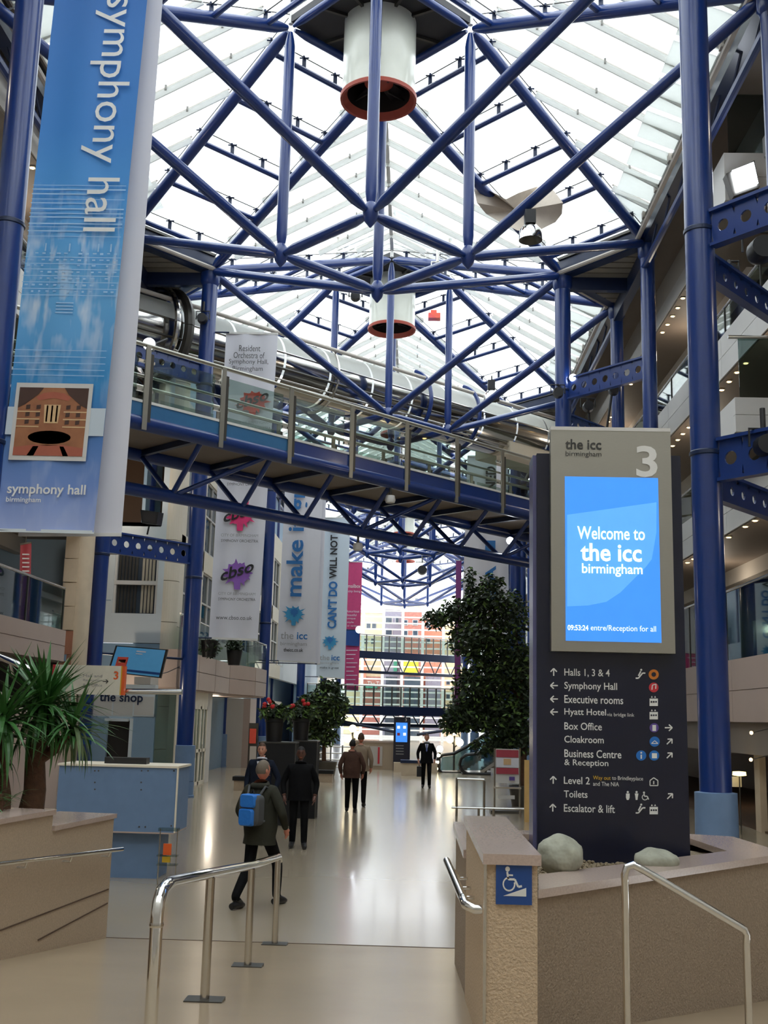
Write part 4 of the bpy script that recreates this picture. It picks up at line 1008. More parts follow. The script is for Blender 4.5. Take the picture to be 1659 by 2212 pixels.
def stroke(pts, w_, fn):
    for (x0, y0), (x1, y1) in zip(pts, pts[1:]):
        l = math.hypot(x1 - x0, y1 - y0); nx, ny = -(y1 - y0) / l * w_ / 2, (x1 - x0) / l * w_ / 2
        fn([(x0 + nx, y0 + ny), (x1 + nx, y1 + ny), (x1 - nx, y1 - ny), (x0 - nx, y0 - ny)])
arcp = [(.36 + .16 * math.cos(t), .50 + .16 * math.sin(t)) for t in [(-.3 + 5.0 * k / 14) for k in range(15)]]
stroke(arcp, .04, sp); stroke([(.31, .2), (.34, .38), (.52, .38), (.62, .56), (.72, .54)], .055, sp); stroke([(.34, .28), (.47, .28)], .04, sp)
sp([(.2, .79), (.84, .58), (.84, .79)])
# raised gravel bed
bed = empty('planter', (1.6, 8.9, 0), 'raised granite planter bed around the directory totem', 'planter')
ZC = 1.37
def xy(x, y): p = PZ(x, y, ZC); return (p.x, p.y)
outer = [xy(1163, 1922), xy(1700, 1843), xy(1583, 1807), xy(1420, 1797), (.70, 10.4)]
inner = [xy(1163, 1889), xy(1571, 1838), xy(1487, 1810), (1.9, 10.1), (.72, 10.1)]
wl_ = MB()
def wallseg(p, q, z0, z1, th, m, nm):
    p = V((*p, 0)); q = V((*q, 0)); d = (q - p).normalized(); n = V((-d.y, d.x, 0)); p = p + n * .03; q = q + n * .03
    MB().add([V((v.x, v.y, z)) for z in (z0, z1) for v in (p, q, q + n * th, p + n * th)], [(3, 2, 1, 0), (4, 5, 6, 7), (0, 1, 5, 4), (1, 2, 6, 5), (2, 3, 7, 6), (3, 0, 4, 7)]).build(nm, m, bed)
for k in range(4): wallseg(outer[k], outer[k + 1], 0, ZC - .055, .2, 'granite_rough', 'facing')
for k in range(4):
    MB().prism([outer[k], outer[k + 1], inner[k + 1], inner[k]], ZC - .05, ZC).build('coping', 'coping', bed)
gr_ = MB(); rn = random.Random(11); gx = []
G = 24
for j in range(G + 1):
    for i in range(G + 1):
        y = inner[0][1] + .02 + (10.08 - inner[0][1]) * j / G; xm = inner[0][0] + (y - inner[0][1]) * (inner[1][0] - inner[0][0]) / (inner[1][1] - inner[0][1]); x = .72 + (max(.75, min(xm, inner[1][0])) - .72) * i / G
        gx.append((x, y, 1.27 + rn.uniform(-.012, .012) + .03 * math.sin(x * 4) * math.cos(y * 3)))
gr_.add(gx, [(j * (G + 1) + i, j * (G + 1) + i + 1, (j + 1) * (G + 1) + i + 1, (j + 1) * (G + 1) + i) for j in range(G) for i in range(G)])
o = gr_.build('gravel', 'gravel', bed); 
peb = MB()
for k in range(1100):
    y = rn.uniform(inner[0][1] + .15, 9.0); xm = inner[0][0] + (y - inner[0][1]) * (inner[1][0] - inner[0][0]) / (inner[1][1] - inner[0][1]); x = rn.uniform(.74, max(.8, min(xm - .05, 2.34))); r = rn.uniform(.008, .02)
    peb.ball((x, y, 1.28 + .03 * math.sin(x * 4) * math.cos(y * 3)), r, 6, 4, sz=.7)
o = peb.build('pebbles', 'gravel', bed, smooth=True, kind='stuff')
for px, py, rx, rz, Y, sd, lab in ((1210, 1847, .165, .138, 7.85, 3, 'rounded grey boulder at the left foot of the directory totem'), (1419, 1862, .155, .105, 8.25, 5, 'flat grey boulder at the right foot of the directory totem')):
    rn2 = random.Random(sd); c = PY(px, py, Y); mb = MB().ball(c, 1, 28, 20); ph_ = [rn2.uniform(0, 6) for _ in range(6)]
    vs = []
    for v in mb.v:
        d = V(v) - c; k = 1 + .07 * math.sin(2.5 * d.x + ph_[0]) + .06 * math.sin(3.1 * d.z + ph_[1]) * math.cos(2.2 * d.y + ph_[2]) + .03 * math.sin(7 * d.x + 5 * d.z + ph_[3])
        if d.z > .5: k *= .94
        vs.append(c + V((d.x * rx * k, d.y * rx * .85 * k, d.z * rz * k)))
    mb.v = [tuple(v) for v in vs]; o = mb.build('boulder', 'boulder', None, smooth=True); tag(o, lab, 'rock')
# directory totem ---------------------------------------------------------
YT = 9.05
t_ = empty('directory_totem', (1.6, YT, 1.25), 'tall navy directory totem with a lit blue welcome screen', 'sign')
tx0, tx1 = PY(1160, 1400, YT).x, PY(1480, 1400, YT).x; tz = PY(1320, 982, YT).z
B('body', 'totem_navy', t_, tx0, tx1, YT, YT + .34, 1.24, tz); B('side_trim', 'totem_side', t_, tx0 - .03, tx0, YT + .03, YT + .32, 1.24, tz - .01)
YP = YT - .09
a = PY(1191, 1406, YP); b = PY(1448, 933, YP)
B('steel_panel', 'brushed', t_, a.x, b.x, YP, YT - .001, a.z, b.z); B('panel_cap', 'panel_white', t_, a.x, b.x, YP - .004, YT + .05, b.z, b.z + .03)
a = PY(1222, 1384, YP); b = PY(1421, 1033, YP)
scr = B('screen', 'screen_blue', t_, a.x, b.x, YP - .008, YP, a.z, b.z)
def ppoly(pts, Y, m, parent, nm, dy=0.0): 
    return MB().add([PY(x, y, Y) + V((0, -dy, 0)) for x, y in pts], [tuple(range(len(pts)))]).build(nm, m, parent)
def pstroke(pts, w_, Y, m, parent, nm='arrow', dy=0.0): stroke(pts, w_, lambda q: ppoly(q, Y, m, parent, nm, dy))
cur = [(1225, 1310), (1270, 1308), (1310, 1300), (1340, 1280), (1370, 1250), (1395, 1225), (1408, 1208)]
ppoly([(1225, 1112), (1418, 1085), (1418, 1150)] + cur[::-1], YP - .009, 'screen_light', scr, 'screen_graphic')
YS = YP - .012
for s_, x0, y0, x1, y1, bo in (('Welcome to', 1247, 1138, 1393, 1166, .012), ('the icc', 1254, 1174, 1386, 1213, .022), ('birmingham', 1257, 1218, 1388, 1246, .014), ('09:53:24', 1226, 1350, 1271, 1362, .02), ('entre/Reception for all', 1276, 1351, 1417, 1367, .0)):
    pt(s_, 'screen_white', t_, YS, x0, y0, x1, y1, 0, bo, dy=.002)
YQ = YP - .004
pt('the icc', 'text_dark', t_, YQ, 1221, 949, 1299, 971, 0, .02, dy=.002); pt('birmingham', 'text_dark', t_, YQ, 1222, 975, 1299, 989, 0, .0, dy=.002); pt('3', 'text_white', t_, YQ, 1374, 963, 1420, 1031, 0, .02, dy=.002)
YR = YT - .003
for s_, x0, y0, x1, y1 in (('Halls 1, 3 & 4', 1219, 1445, 1317, 1463), ('Symphony Hall', 1219, 1474, 1333, 1494), ('Executive rooms', 1219, 1503, 1346, 1520), ('Hyatt Hotel', 1219, 1531, 1309, 1549), ('Box Office', 1219, 1561, 1300, 1577), ('Cloakroom', 1219, 1590, 1304, 1605), ('Business Centre', 1219, 1620, 1342, 1637), ('& Reception', 1219, 1641, 1314, 1658), ('Level 2', 1218, 1678, 1274, 1694), ('Toilets', 1218, 1708, 1269, 1723), ('Escalator & lift', 1218, 1738, 1328, 1755)):
    pt(s_, 'text_white', t_, YR, x0, y0, x1, y1, 0, .008, dy=.002)
for s_, x0, y0, x1, y1, m in (('via bridge link', 1311, 1540, 1370, 1550, 'text_white'), ('Way out', 1281, 1676, 1319, 1687, 'text_yellow'), ('to Brindleyplace', 1322, 1677, 1389, 1688, 'text_white'), ('and The NIA', 1281, 1689, 1337, 1698, 'text_white')):
    pt(s_, m, t_, YR, x0, y0, x1, y1, 0, .0, dy=.002)
def arrow(cx, cy, ang, r=8):
    c_, s_ = math.cos(ang), math.sin(ang)
    def R(x, y): return (cx + x * c_ - y * s_, cy + x * s_ + y * c_)
    pstroke([R(-r, 0), R(r, 0)], 2.6, YR, 'text_white', t_, 'arrow', .002); pstroke([R(r * .1, -r * .85), R(r, 0), R(r * .1, r * .85)], 2.6, YR, 'text_white', t_, 'arrow', .003)
for cx, cy, an in ((1196, 1452, -PI / 2), (1197, 1481, PI), (1197, 1510, PI), (1197, 1538, PI), (1195, 1685, -PI / 2), (1194, 1745, -PI / 2), (1444, 1572, 0), (1446, 1602, -PI / 4), (1446, 1632, -PI / 4), (1447, 1720, -PI / 4)): arrow(cx, cy, an)
def disc(cx, cy, r, m, dy=.002, nm='icon'): ppoly([(cx + r * math.cos(k * PI / 10), cy + r * math.sin(k * PI / 10)) for k in range(20)][::-1], YR, m, t_, nm, dy)
disc(1412, 1457, 11, 'icon_orange'); disc(1412, 1457, 5, 'totem_navy', .004); disc(1412, 1485, 10.5, 'icon_red'); disc(1413, 1572, 10, 'icon_purple'); disc(1414, 1602, 11, 'icon_blue'); disc(1413, 1632, 11, 'icon_blue'); disc(1385, 1632, 11, 'icon_blue')
pstroke([(1408, 1490), (1409, 1480), (1417, 1478), (1416, 1488)], 2, YR, 'text_white', t_, 'icon', .004)
ppoly([(1409, 1566), (1409, 1579), (1417, 1579), (1417, 1566)], YR, 'text_white', t_, 'icon', .004); pstroke([(1407, 1606), (1414, 1600), (1421, 1606), (1407, 1606)], 1.6, YR, 'text_white', t_, 'icon', .004)
ppoly([(1408, 1627), (1408, 1638), (1419, 1638), (1419, 1627)], YR, 'text_white', t_, 'icon', .004); pstroke([(1385, 1630), (1385, 1639)], 3, YR, 'text_white', t_, 'icon', .004); disc(1385, 1626, 2, 'text_white', .004)
for cx, cy in ((1412, 1517), (1412, 1546), (1412, 1751)):
    ppoly([(cx - 9, cy - 8), (cx - 9, cy + 8), (cx + 9, cy + 8), (cx + 9, cy - 8)], YR, 'text_white', t_, 'icon', .002)
    for q in (-5, 0, 5): disc(cx + q, cy - 1, 2, 'totem_navy', .004)
    for q in (-4, 3): ppoly([(cx + q - 2, cy - 10), (cx + q + 2, cy - 10), (cx + q, cy - 14)], YR, 'text_white', t_, 'icon', .002)
for cx, cy in ((1383, 1457), (1383, 1748)):
    pstroke([(cx - 10, cy + 8), (cx - 4, cy + 8), (cx + 5, cy - 3), (cx + 11, cy - 3)], 3, YR, 'text_white', t_, 'icon', .002); pstroke([(cx - 4, cy + 3), (cx + 1, cy - 7)], 3, YR, 'text_white', t_, 'icon', .003); disc(cx + 2, cy - 10, 2.2, 'text_white', .003)
pstroke([(1404, 1697), (1404, 1686), (1412, 1680), (1421, 1686), (1421, 1697), (1404, 1697)], 2, YR, 'text_white', t_, 'icon', .002); pstroke([(1412, 1694), (1412, 1687)], 2.4, YR, 'text_white', t_, 'icon', .002)
for cx in (1356, 1375):
    disc(cx, 1711, 2.4, 'text_white'); ppoly([(cx - 4, 1714), (cx - (4 if cx < 1360 else 2.5), 1723), (cx - 2, 1728), (cx + 2, 1728), (cx + (4 if cx < 1360 else 2.5), 1723), (cx + 4, 1714)], YR, 'text_white', t_, 'icon', .002)
disc(1391, 1712, 2.2, 'text_white'); pstroke([(1391, 1714), (1392, 1720), (1398, 1720), (1401, 1727)], 2.4, YR, 'text_white', t_, 'icon', .002); pstroke([(1393 + 6 * math.cos(a_), 1722 + 6 * math.sin(a_)) for a_ in [k * .45 for k in range(1, 11)]], 1.8, YR, 'text_white', t_, 'icon', .003)
# stair handrail on the right
sr = empty('stair_handrail', PY(1350, 2205, 6.55), 'polished steel stair handrail in front of the planter wall', 'handrail')
p = PY(1352, 2212, 6.5); q = PY(1350, 1905, 6.5)
a1 = PY(1349, 1890, 6.5); a2 = PY(1354, 1873, 6.5); a3 = PY(1368, 1868, 6.5); a4 = PY(1384, 1876, 6.5); c1 = PY(1595, 2000, 6.5); c2 = PY(1608, 2008, 6.5); c3 = PY(1613, 2020, 6.5); c4 = PY(1612, 2040, 6.5)
MB().path([V((q.x, 6.5, .2)), q, a1, a2, a3, a4, c1, c2, c3, c4, V((c4.x, 6.5, .2))], .021, 14).build('rail', 'chrome', sr, smooth=True)
for x in (q.x, c4.x): MB().lathe((x, 6.5, .55), [(.05, 0), (.05, .015), (.025, .02)], 16).build('flange', 'steel', sr, smooth=True)
# ramp handrail on the left
rr = empty('ramp_handrail', (-1.39, 9, .3), 'polished steel ramp handrail with four posts, left foreground', 'handrail')
def fz(y): return max(0, (12.2 - y) * .1)
RXX = -1.39
pts = [(RXX, 6.36, fz(6.36) - .02), (RXX, 6.36, 1.24), (RXX, 6.38, 1.315), (RXX, 6.45, 1.365), (RXX, 6.62, 1.385), (RXX, 8.0, 1.255), (RXX, 10.05, 1.05), (RXX, 12.03, .885), (RXX, 12.1, .84)]
MB().path(pts[:3] + pts[3:], .036, 18).build('rail', 'chrome', rr, smooth=True)
for i, (y, zt) in enumerate(((8.0, 1.255), (10.05, 1.05), (12.0, .885))):
    T('post', 'steel', rr, (RXX, y, fz(y)), (RXX, y, zt - .03), .032, 16)
    B('base_plate', 'bare_metal_dark', rr, RXX - .13, RXX + .13, y - .08, y + .08, fz(y) - .02, fz(y) + .016)
MB().lathe((RXX, 6.36, 1.2), [(.037, -.012), (.041, 0), (.037, .012)], 18).build('joint_ring', 'steel', rr, smooth=True)

# ------------------------------------------------------------------ left planter walls
def WP(y, z): return V((-3.17 + (y - 12.2) * .1435, y, z))
pl = empty('planter', (-3.6, 9, 0), 'long granite planter wall stepping down on the left with plants behind', 'planter')
def wseg(y0, y1, z1, th, m, nm, z0=0.0, off=0.0):
    a, b = WP(y0, 0), WP(y1, 0); n = V((-1, .1435, 0)).normalized(); a = a - n * off; b = b - n * off
    MB().add([V((v.x, v.y, z)) for z in (z0, z1) for v in (a, b, b + n * th, a + n * th)], [(0, 1, 2, 3), (7, 6, 5, 4), (4, 5, 1, 0), (5, 6, 2, 1), (6, 7, 3, 2), (7, 4, 0, 3)]).build(nm, m, pl)
wseg(4.0, 10.72, 1.37, .34, 'granite', 'facing'); wseg(10.72, 12.15, 1.22, .6, 'granite', 'facing')
wseg(4.0, 10.74, 1.415, .40, 'coping', 'coping', 1.37, .02); wseg(10.74, 12.18, 1.265, .66, 'coping', 'coping', 1.22, .02)
B('end_wall', 'granite', pl, -6.5, -3.8, 11.9, 12.15, 0, 1.30); B('soil', 'trunk', pl, -6.5, -3.85, 6, 11.9, .2, 1.28)
for (y0, z0, y1, z1) in ((9.0, .47, 12.12, .5), (10.6, .27, 12.12, .36)):
    a, b = WP(y0, z0), WP(y1, z1); MB().beam(a + V((.003, 0, 0)), b + V((.003, 0, 0)), .008, .012).build('joint', 'joint', pl)
a, b = WP(4.2, 0), WP(12.15, 0)
T('handrail', 'chrome', pl, WP(7.5, 1.19) + V((.09, 0, 0)), WP(12.2, .9) + V((.09, 0, 0)), .022, 12)
for y in (10.1, 11.0, 11.9):
    z = 1.19 + (y - 7.5) * (.9 - 1.19) / 4.7; MB().path([WP(y, z - .06), WP(y, z - .06) + V((.07, 0, 0)), WP(y, z) + V((.09, 0, 0))], .01, 8).build('bracket', 'steel', pl, smooth=True)
# yuccas
def leaf_mesh(L, wd, droop, seg=7):
    vs = []; 
    for i in range(seg + 1):
        t = i / seg; w_ = wd * (math.sin(min(1, t * 3 + .25) * PI / 2)) * (1 - t ** 2.2) + .001
        x = L * t * (1 - .25 * droop * t); z = -droop * L * t * t * .7
        vs += [(x, -w_, z + w_ * .35), (x, 0, z), (x, w_, z + w_ * .35)]
    fs = []
    for i in range(seg):
        a = i * 3; fs += [(a, a + 3, a + 4, a + 1), (a + 1, a + 4, a + 5, a + 2)]
    return vs, fs
LM = []
for L_, wd, dr, m in ((.70, .030, .12, 'yucca_leaf'), (.70, .028, .5, 'yucca_leaf'), (.58, .028, .95, 'yucca_leaf'), (.6, .026, .8, 'yucca_dry')):
    me = bpy.data.meshes.new('leaf'); v_, f_ = leaf_mesh(L_, wd, dr); me.from_pydata(v_, [], f_); me.materials.append(MT[m]); me.update(); LM.append(me)
def yucca(px, pyb, crowns, Y, lab, tr=.11, seed=1):
    rn = random.Random(seed); base = PY(px, pyb, Y); base.z = 1.27
    e = empty('yucca', base, lab, 'plant')
    c0 = PY(*crowns[0][:2], Y)
    pts = [base + (c0 - base) * t + V((.02 * math.sin(9 * t), 0, 0)) for t in (0, .25, .5, .75, 1)]
    MB().path(pts, [tr * 1.25, tr * 1.05, tr * .95, tr * .85, tr * .6], 14).build('trunk', 'trunk', e, smooth=True)
    for (cx, cy, n, sc) in crowns:
        c = PY(cx, cy, Y)
        if (cx, cy) != crowns[0][:2]: MB().path([pts[2], pts[2].lerp(c, .5) + V((0, 0, -.05)), c], [tr * .6, tr * .5, tr * .35], 10).build('branch', 'trunk', e, smooth=True)
        for k in range(n):
            el = math.asin(rn.uniform(-.55, .98)); az = rn.uniform(0, 2 * PI)
            me = LM[0] if el > .5 else LM[1] if el > -.1 else LM[rn.choice((2, 2, 3))]
            o = bpy.data.objects.new('leaf', me); C.objects.link(o); o.parent = e
            o.location = c - base + V((0, 0, rn.uniform(-.12, .05))); o.rotation_euler = (0, -el, az); s_ = sc * rn.uniform(.75, 1.15); o.scale = (s_, s_, s_)
    return e
yucca(66, 1745, ((95, 1528, 135, 1.0), (160, 1570, 60, .85), (92, 1500, 40, .85)), 11.4, 'large yucca with a thick trunk in the left planter', .105, 4)
yucca(8, 1745, ((8, 1545, 90, 1.0), (-30, 1590, 50, 1.0)), 11.0, 'yucca partly cut off by the left frame edge', .06, 9)
rn = random.Random(5); e = empty('shrub', PY(8, 1755, 10.4), 'low dark green shrub at the left frame edge in the planter', 'plant'); e.location.z = 1.3
c = PY(2, 1715, 10.4)
for k in range(46):
    o = bpy.data.objects.new('leaf', LM[1]); C.objects.link(o); o.parent = e; o.location = c + V((rn.uniform(-.2, .1), rn.uniform(-.1, .1), rn.uniform(-.15, .05))) - e.location; o.rotation_euler = (0, rn.uniform(-1, .3), rn.uniform(0, 6.28)); s_ = rn.uniform(.3, .5); o.scale = (s_, s_, s_)
T('stem', 'trunk', e, V((c.x, c.y, 1.28)), c, .03, 8)
# pale stair block behind the yucca
sb = empty('stair_block', (-6.8, 19, 0), 'pale pink stair side wall behind the yucca with polished rail', 'staircase')
a = PY(127, 1640, 17.2)
B('side_wall', 'panel_pink', sb, -8.6, a.x, 17.2, 17.5, 0, 1.95)
p0 = PY(-60, 1395, 17.0); p1 = PY(70, 1447, 17.0); T('handrail', 'chrome', sb, p0, p1, .05, 12)
MB().add([(-8.6, 17.2, 3.9), (-8.6, 17.5, 3.9), (PY(140, 1500, 17.2).x, 17.5, 1.9), (PY(140, 1500, 17.2).x, 17.2, 1.9), (-8.6, 17.2, 1.9), (-8.6, 17.5, 1.9)], [(0, 1, 2, 3), (0, 3, 4), (1, 5, 2), (4, 3, 2, 5), (0, 4, 5, 1)]).build('string_wall', 'panel_pink', sb)
for px, py in ((20, 1425), (60, 1445)): p = PY(px, py, 17.0); T('rail_support', 'steel', sb, p, V((p.x, 17.25, p.z - .25)), .02, 8)
# blue kiosk counter
k_ = empty('kiosk_counter', (-4.2, 16.6, 0), 'light blue two-tier kiosk counter in front of the shop', 'counter')
kx0, kx1 = PY(125, 1700, 16.3).x, PY(381, 1700, 16.3).x; kz0, kz1 = PY(300, 1797, 16.3).z, PY(260, 1652, 16.3).z
B('upper_box', 'light_blue_paint', k_, kx0, kx1, 16.3, 17.2, kz0, kz1 - .03); B('top', 'panel_cream', k_, kx0 - .02, kx1 + .02, 16.28, 17.22, kz1 - .03, kz1)
B('edge_trim', 'panel_cream', k_, kx1, kx1 + .02, 16.28, 16.32, kz0, kz1 - .03); B('bottom_trim', 'panel_pink', k_, kx0, kx1, 16.29, 17.2, kz0 - .02, kz0)
B('pedestal', 'light_blue_paint', k_, PY(200, 1850, 16.45).x, PY(341, 1850, 16.45).x, 16.45, 17.1, 0, kz0 - .02)
for px, py in ((205, 1665), (213, 1665), (205, 1690), (205, 1705), (306, 1665), (320, 1665), (305, 1690), (305, 1706), (376, 1665), (301, 1786), (314, 1786), (370, 1784)):
    p = PY(px, py, 16.3); MB().lathe(p, [(.012, 0), (.012, -.006), (.001, -.007)], 8, ax='y').build('fixing', 'bare_metal_dark', k_)
B('monitor_back', 'black_plastic', k_, PY(230, 1640, 16.7).x, PY(320, 1640, 16.7).x, 16.6, 16.8, kz1, kz1 + .09)
rk = empty('leaflet_rack', PZ(362, 1860, 0.0), 'small clear leaflet rack with orange cards beside the kiosk', 'rack')
p = PY(362, 1848, 15.9)
for dx in (-.12, .12): T('leg', 'steel', rk, (p.x + dx, 15.9, 0), (p.x + dx, 15.9, .75), .008, 6)
B('tray', 'rail_glass', rk, p.x - .14, p.x + .14, 15.85, 15.95, .38, .40); B('card', 'orange_paint', rk, p.x - .06, p.x + .05, 15.87, 15.9, .40, .55); B('card', 'text_yellow', rk, p.x - .07, p.x + .04, 15.88, 15.92, .30, .38); B('shelf', 'rail_glass', rk, p.x - .14, p.x + .14, 15.84, 15.96, .72, .76); B('shelf', 'rail_glass', rk, p.x - .14, p.x + .14, 15.84, 15.96, .26, .28)
# shop front behind
sf = empty('shop_front', (-7, 26, 0), 'glass fronted shop with pale fascia lettering behind the kiosk', 'shopfront')
YF = 26.0
def pb(nm, m, Y, x0, y0, x1, y1, dep, parent, z0=None):
    a = PY(x0, (y0 + y1) / 2, Y).x; b = PY(x1, (y0 + y1) / 2, Y).x; lo = PY((x0 + x1) / 2, y1, Y).z if z0 is None else z0; hi = PY((x0 + x1) / 2, y0, Y).z
    return B(nm, m, parent, a, b, Y, Y + dep, lo, hi)
pb('fascia', 'panel_blue', YF, 196, 1478, 334, 1548, .3, sf)
for i in range(3): pb('fascia_light', 'panel_white', YF - .01, 200 + i * 45, 1505, 242 + i * 45, 1545, .02, sf)
pt('the shop', 'navy_paint', sf, YF - .02, 215, 1496, 309, 1522, 0, .02, dy=.01)
pb('side_panel', 'panel_slate', YF, 160, 1548, 228, 1700, .1, sf, 0); pb('side_panel', 'panel_slate', YF, 282, 1548, 330, 1700, .1, sf, 0); pb('doorway', 'dark_wall', YF + .3, 226, 1556, 284, 1700, .1, sf, 0)
pb('door_frame', 'panel_blue', YF - .03, 276, 1552, 283, 1700, .1, sf, 0); pb('door_frame', 'panel_blue', YF - .03, 226, 1552, 276, 1558, .1, sf); pb('glass_screen', 'shop_glass', YF + .05, 330, 1500, 378, 1700, .03, sf, 0)
pb('screen_frame', 'panel_cream', YF, 376, 1490, 379, 1700, .06, sf, 0); pb('canopy', 'panel_grey', YF, 290, 1462, 325, 1478, .8, sf)
pb('blue_pillar', 'blue_paint', YF - .1, 165, 1500, 197, 1620, .2, sf, 0)
for i in range(6): pb('blind_slat', 'sign_blue', YF - .14, 165, 1508 + i * 18, 197, 1518 + i * 18, .03, sf)
# hanging direction sign with orange ends on a steel tube
ds = empty('direction_sign', PY(190, 1470, 19), 'white direction sign with orange ends numbered three behind the yucca', 'sign')
a = PY(118, 1470, 19).x; b = PY(260, 1470, 19).x; z1 = PY(190, 1437, 19).z; z0 = PY(190, 1500, 19).z
B('board', 'sign_cream', ds, a, b, 19, 19.12, z0, z1); B('end_stripe', 'orange_paint', ds, b + .02, b + .07, 19, 19.12, z0, z1); B('end_stripe', 'text_yellow', ds, b, b + .02, 19, 19.12, z0, z1); B('end_stripe', 'icon_red', ds, a - .05, a, 19, 19.12, z0, z1)
pt('3', 'orange_paint', ds, 19, 246, 1450, 256, 1468, 0, .02, dy=.01)
for i, s_ in enumerate(('Mall and', 'Reception', 'Box Office')): pt(s_, 'text_grey', ds, 19, 180, 1457 + i * 10, 221, 1463 + i * 10, 0, 0, dy=.01)
pstroke([(222, 1472), (234, 1472)], 1.5, 19, 'text_dark', ds, 'arrow', .01); pstroke([(229, 1468), (234, 1472), (229, 1476)], 1.5, 19, 'text_dark', ds, 'arrow', .01)
p = PY(262, 1494, 19); q = PY(388, 1494, 19); T('tube', 'chrome', ds, V((a + .3, 19.2, p.z)), V((q.x, 19.2, q.z)), .05, 14)
for x in (a + .5, b - .2): T('hanger', 'steel', ds, (x, 19.2, p.z), (x, 19.08, z0), .02, 8)
T('stay', 'brushed', ds, (a + .35, 19.3, p.z), (a + .35, 19.3, 0), .045, 10)
# tv screen on a pipe between the columns
YV = 29.8
tv = empty('television', PY(300, 1460, YV), 'tilted flat television with blue picture mounted on the left pipe', 'television')
P4 = [PY(250, 1394, YV), PY(362, 1403, YV), PY(347, 1465, YV), PY(232, 1452, YV)]
MB().slab(P4, .12, (0, 1, 0)).build('case', 'black_plastic', tv)
cc = sum(P4, V()) / 4; P5 = [cc + (p - cc) * .93 + V((0, -.01, 0)) for p in P4]
sc = MB().add(P5, [(0, 1, 2, 3)]).build('screen', 'tv_blue', tv)
def tvp(m, pts): MB().add([bilin(P5, x, y) + V((0, -.01, 0)) for x, y in pts], [tuple(range(len(pts)))]).build('picture', m, sc)
tvp('splash_red', [(.08, .4), (.3, .38), (.3, .75), (.08, .78)]); tvp('photo_light', [(.12, .5), (.26, .48), (.26, .6), (.12, .62)]); tvp('sign_blue', [(0, .84), (1, .84), (1, .93), (0, .93)]); tvp('banner_white', [(.42, .1), (.62, .1), (.62, .15), (.42, .15)]); tvp('banner_white', [(.42, .2), (.56, .2), (.56, .24), (.42, .24)])
p = PY(240, 1413, YV + .15); q = PY(392, 1413, 31.7); T('pipe', 'navy_paint', tv, V((-8.35, 29.6, p.z)), V((-6.65, 31.75, p.z)), .035, 10)
MB().path([PY(350, 1455, YV), PY(362, 1452, 30.5), PY(388, 1440, 31.5)], .012, 6).build('cable', 'black_plastic', tv, smooth=True)
# loudspeaker on the left beam
p = PY(322, 1118, 30.4); sp_ = empty('loudspeaker', p - V((0, 0, .5)), 'black loudspeaker on a stem above the left perforated beam', 'speaker')
MB().slab([p + V(v) for v in ((-.26, 0, .22), (.26, 0, .16), (.22, 0, -.2), (-.2, 0, -.16))], .38, (.15, 1, .1)).build('cabinet', 'black_plastic', sp_); MB().slab([p + V(v) for v in ((-.2, -.01, .16), (.2, -.01, .11), (.17, -.01, -.15), (-.15, -.01, -.11))], .01, (0, -1, 0)).build('grille', 'dark_mesh', sp_)
T('stem', 'black_plastic', sp_, p + V((-.02, .15, -.2)), p + V((-.06, .15, -.46)), .025, 8)

#@@LAMPS
def fit_light(px, py, z, X0, grp, lab):
    p = PZ(px, py, z); mb = MB().lathe((p.x, p.y, z - .02), [(.001, -.012), (.05, -.012), (.055, 0)], 10); o = mb.build('downlight', 'spot_warm', None); tag(o, lab, 'ceiling light', grp)
    B('bezel', 'bar_white', o, p.x - .07, p.x + .07, p.y - .07, p.y + .07, z - .02, z - .008)
for px, py in ((1611, 783), (1592, 803), (1575, 823), (1559, 841), (1488, 922), (1475, 936), (1464, 949), (1453, 962)): fit_light(px, py, 10.68, 0, 'downlights under the upper right gallery', 'small warm downlight in the soffit under the upper right gallery')
for px, py in ((1487, 624), (1475, 643), (1464, 664), (1453, 682), (1442, 700), (1431, 717), (1397, 775), (1371, 817), (1363, 829), (1335, 877), (1328, 888), (1321, 900), (1315, 910)): fit_light(px, py, 14.48, 0, 'downlights under the top right fascia', 'small warm downlight in the soffit under the top right fascia')
for px, py in ((1631, 1123), (1610, 1136), (1574, 1159), (1498, 1206), (1485, 1214), (1649, 1106)): fit_light(px, py, 6.83, 0, 'downlights under the middle right gallery', 'small warm downlight in the soffit under the middle right gallery')
for px, py in ((49, 330), (70, 361), (20, 285)): fit_light(px, py, 14.48, 0, 'downlights under the top left fascia', 'small warm downlight in the soffit beside the hall banner')
for (x_, z_, ys_, pw) in ((XR + .9, 13.6, (17, 25, 33, 45), 30), (XR + .9, 9.8, (15, 23, 31, 43), 30), (XR + .9, 6.0, (15, 23, 31, 43), 30), (XL - .9, 13.6, (16, 25), 25), (XL - .9, 6.0, (16, 24), 40), (-9.2, 8.9, (31.4,), 60), (-8.4, 3.0, (31,), 35), (9.6, 2.3, (18, 25, 33), 25), (-8.0, 2.8, (36, 45, 55), 25)):  # added unseen fill: boosts gallery downlight rows, dim left wall, cafe and doors
    for y_ in ys_:
        ld = bpy.data.lights.new('fill_light', 'POINT'); ld.energy = pw; ld.color = (1, .86, .68); ld.shadow_soft_size = .15; lo_ = bpy.data.objects.new('fill_light', ld); lo_.location = (x_, y_, z_); C.objects.link(lo_)
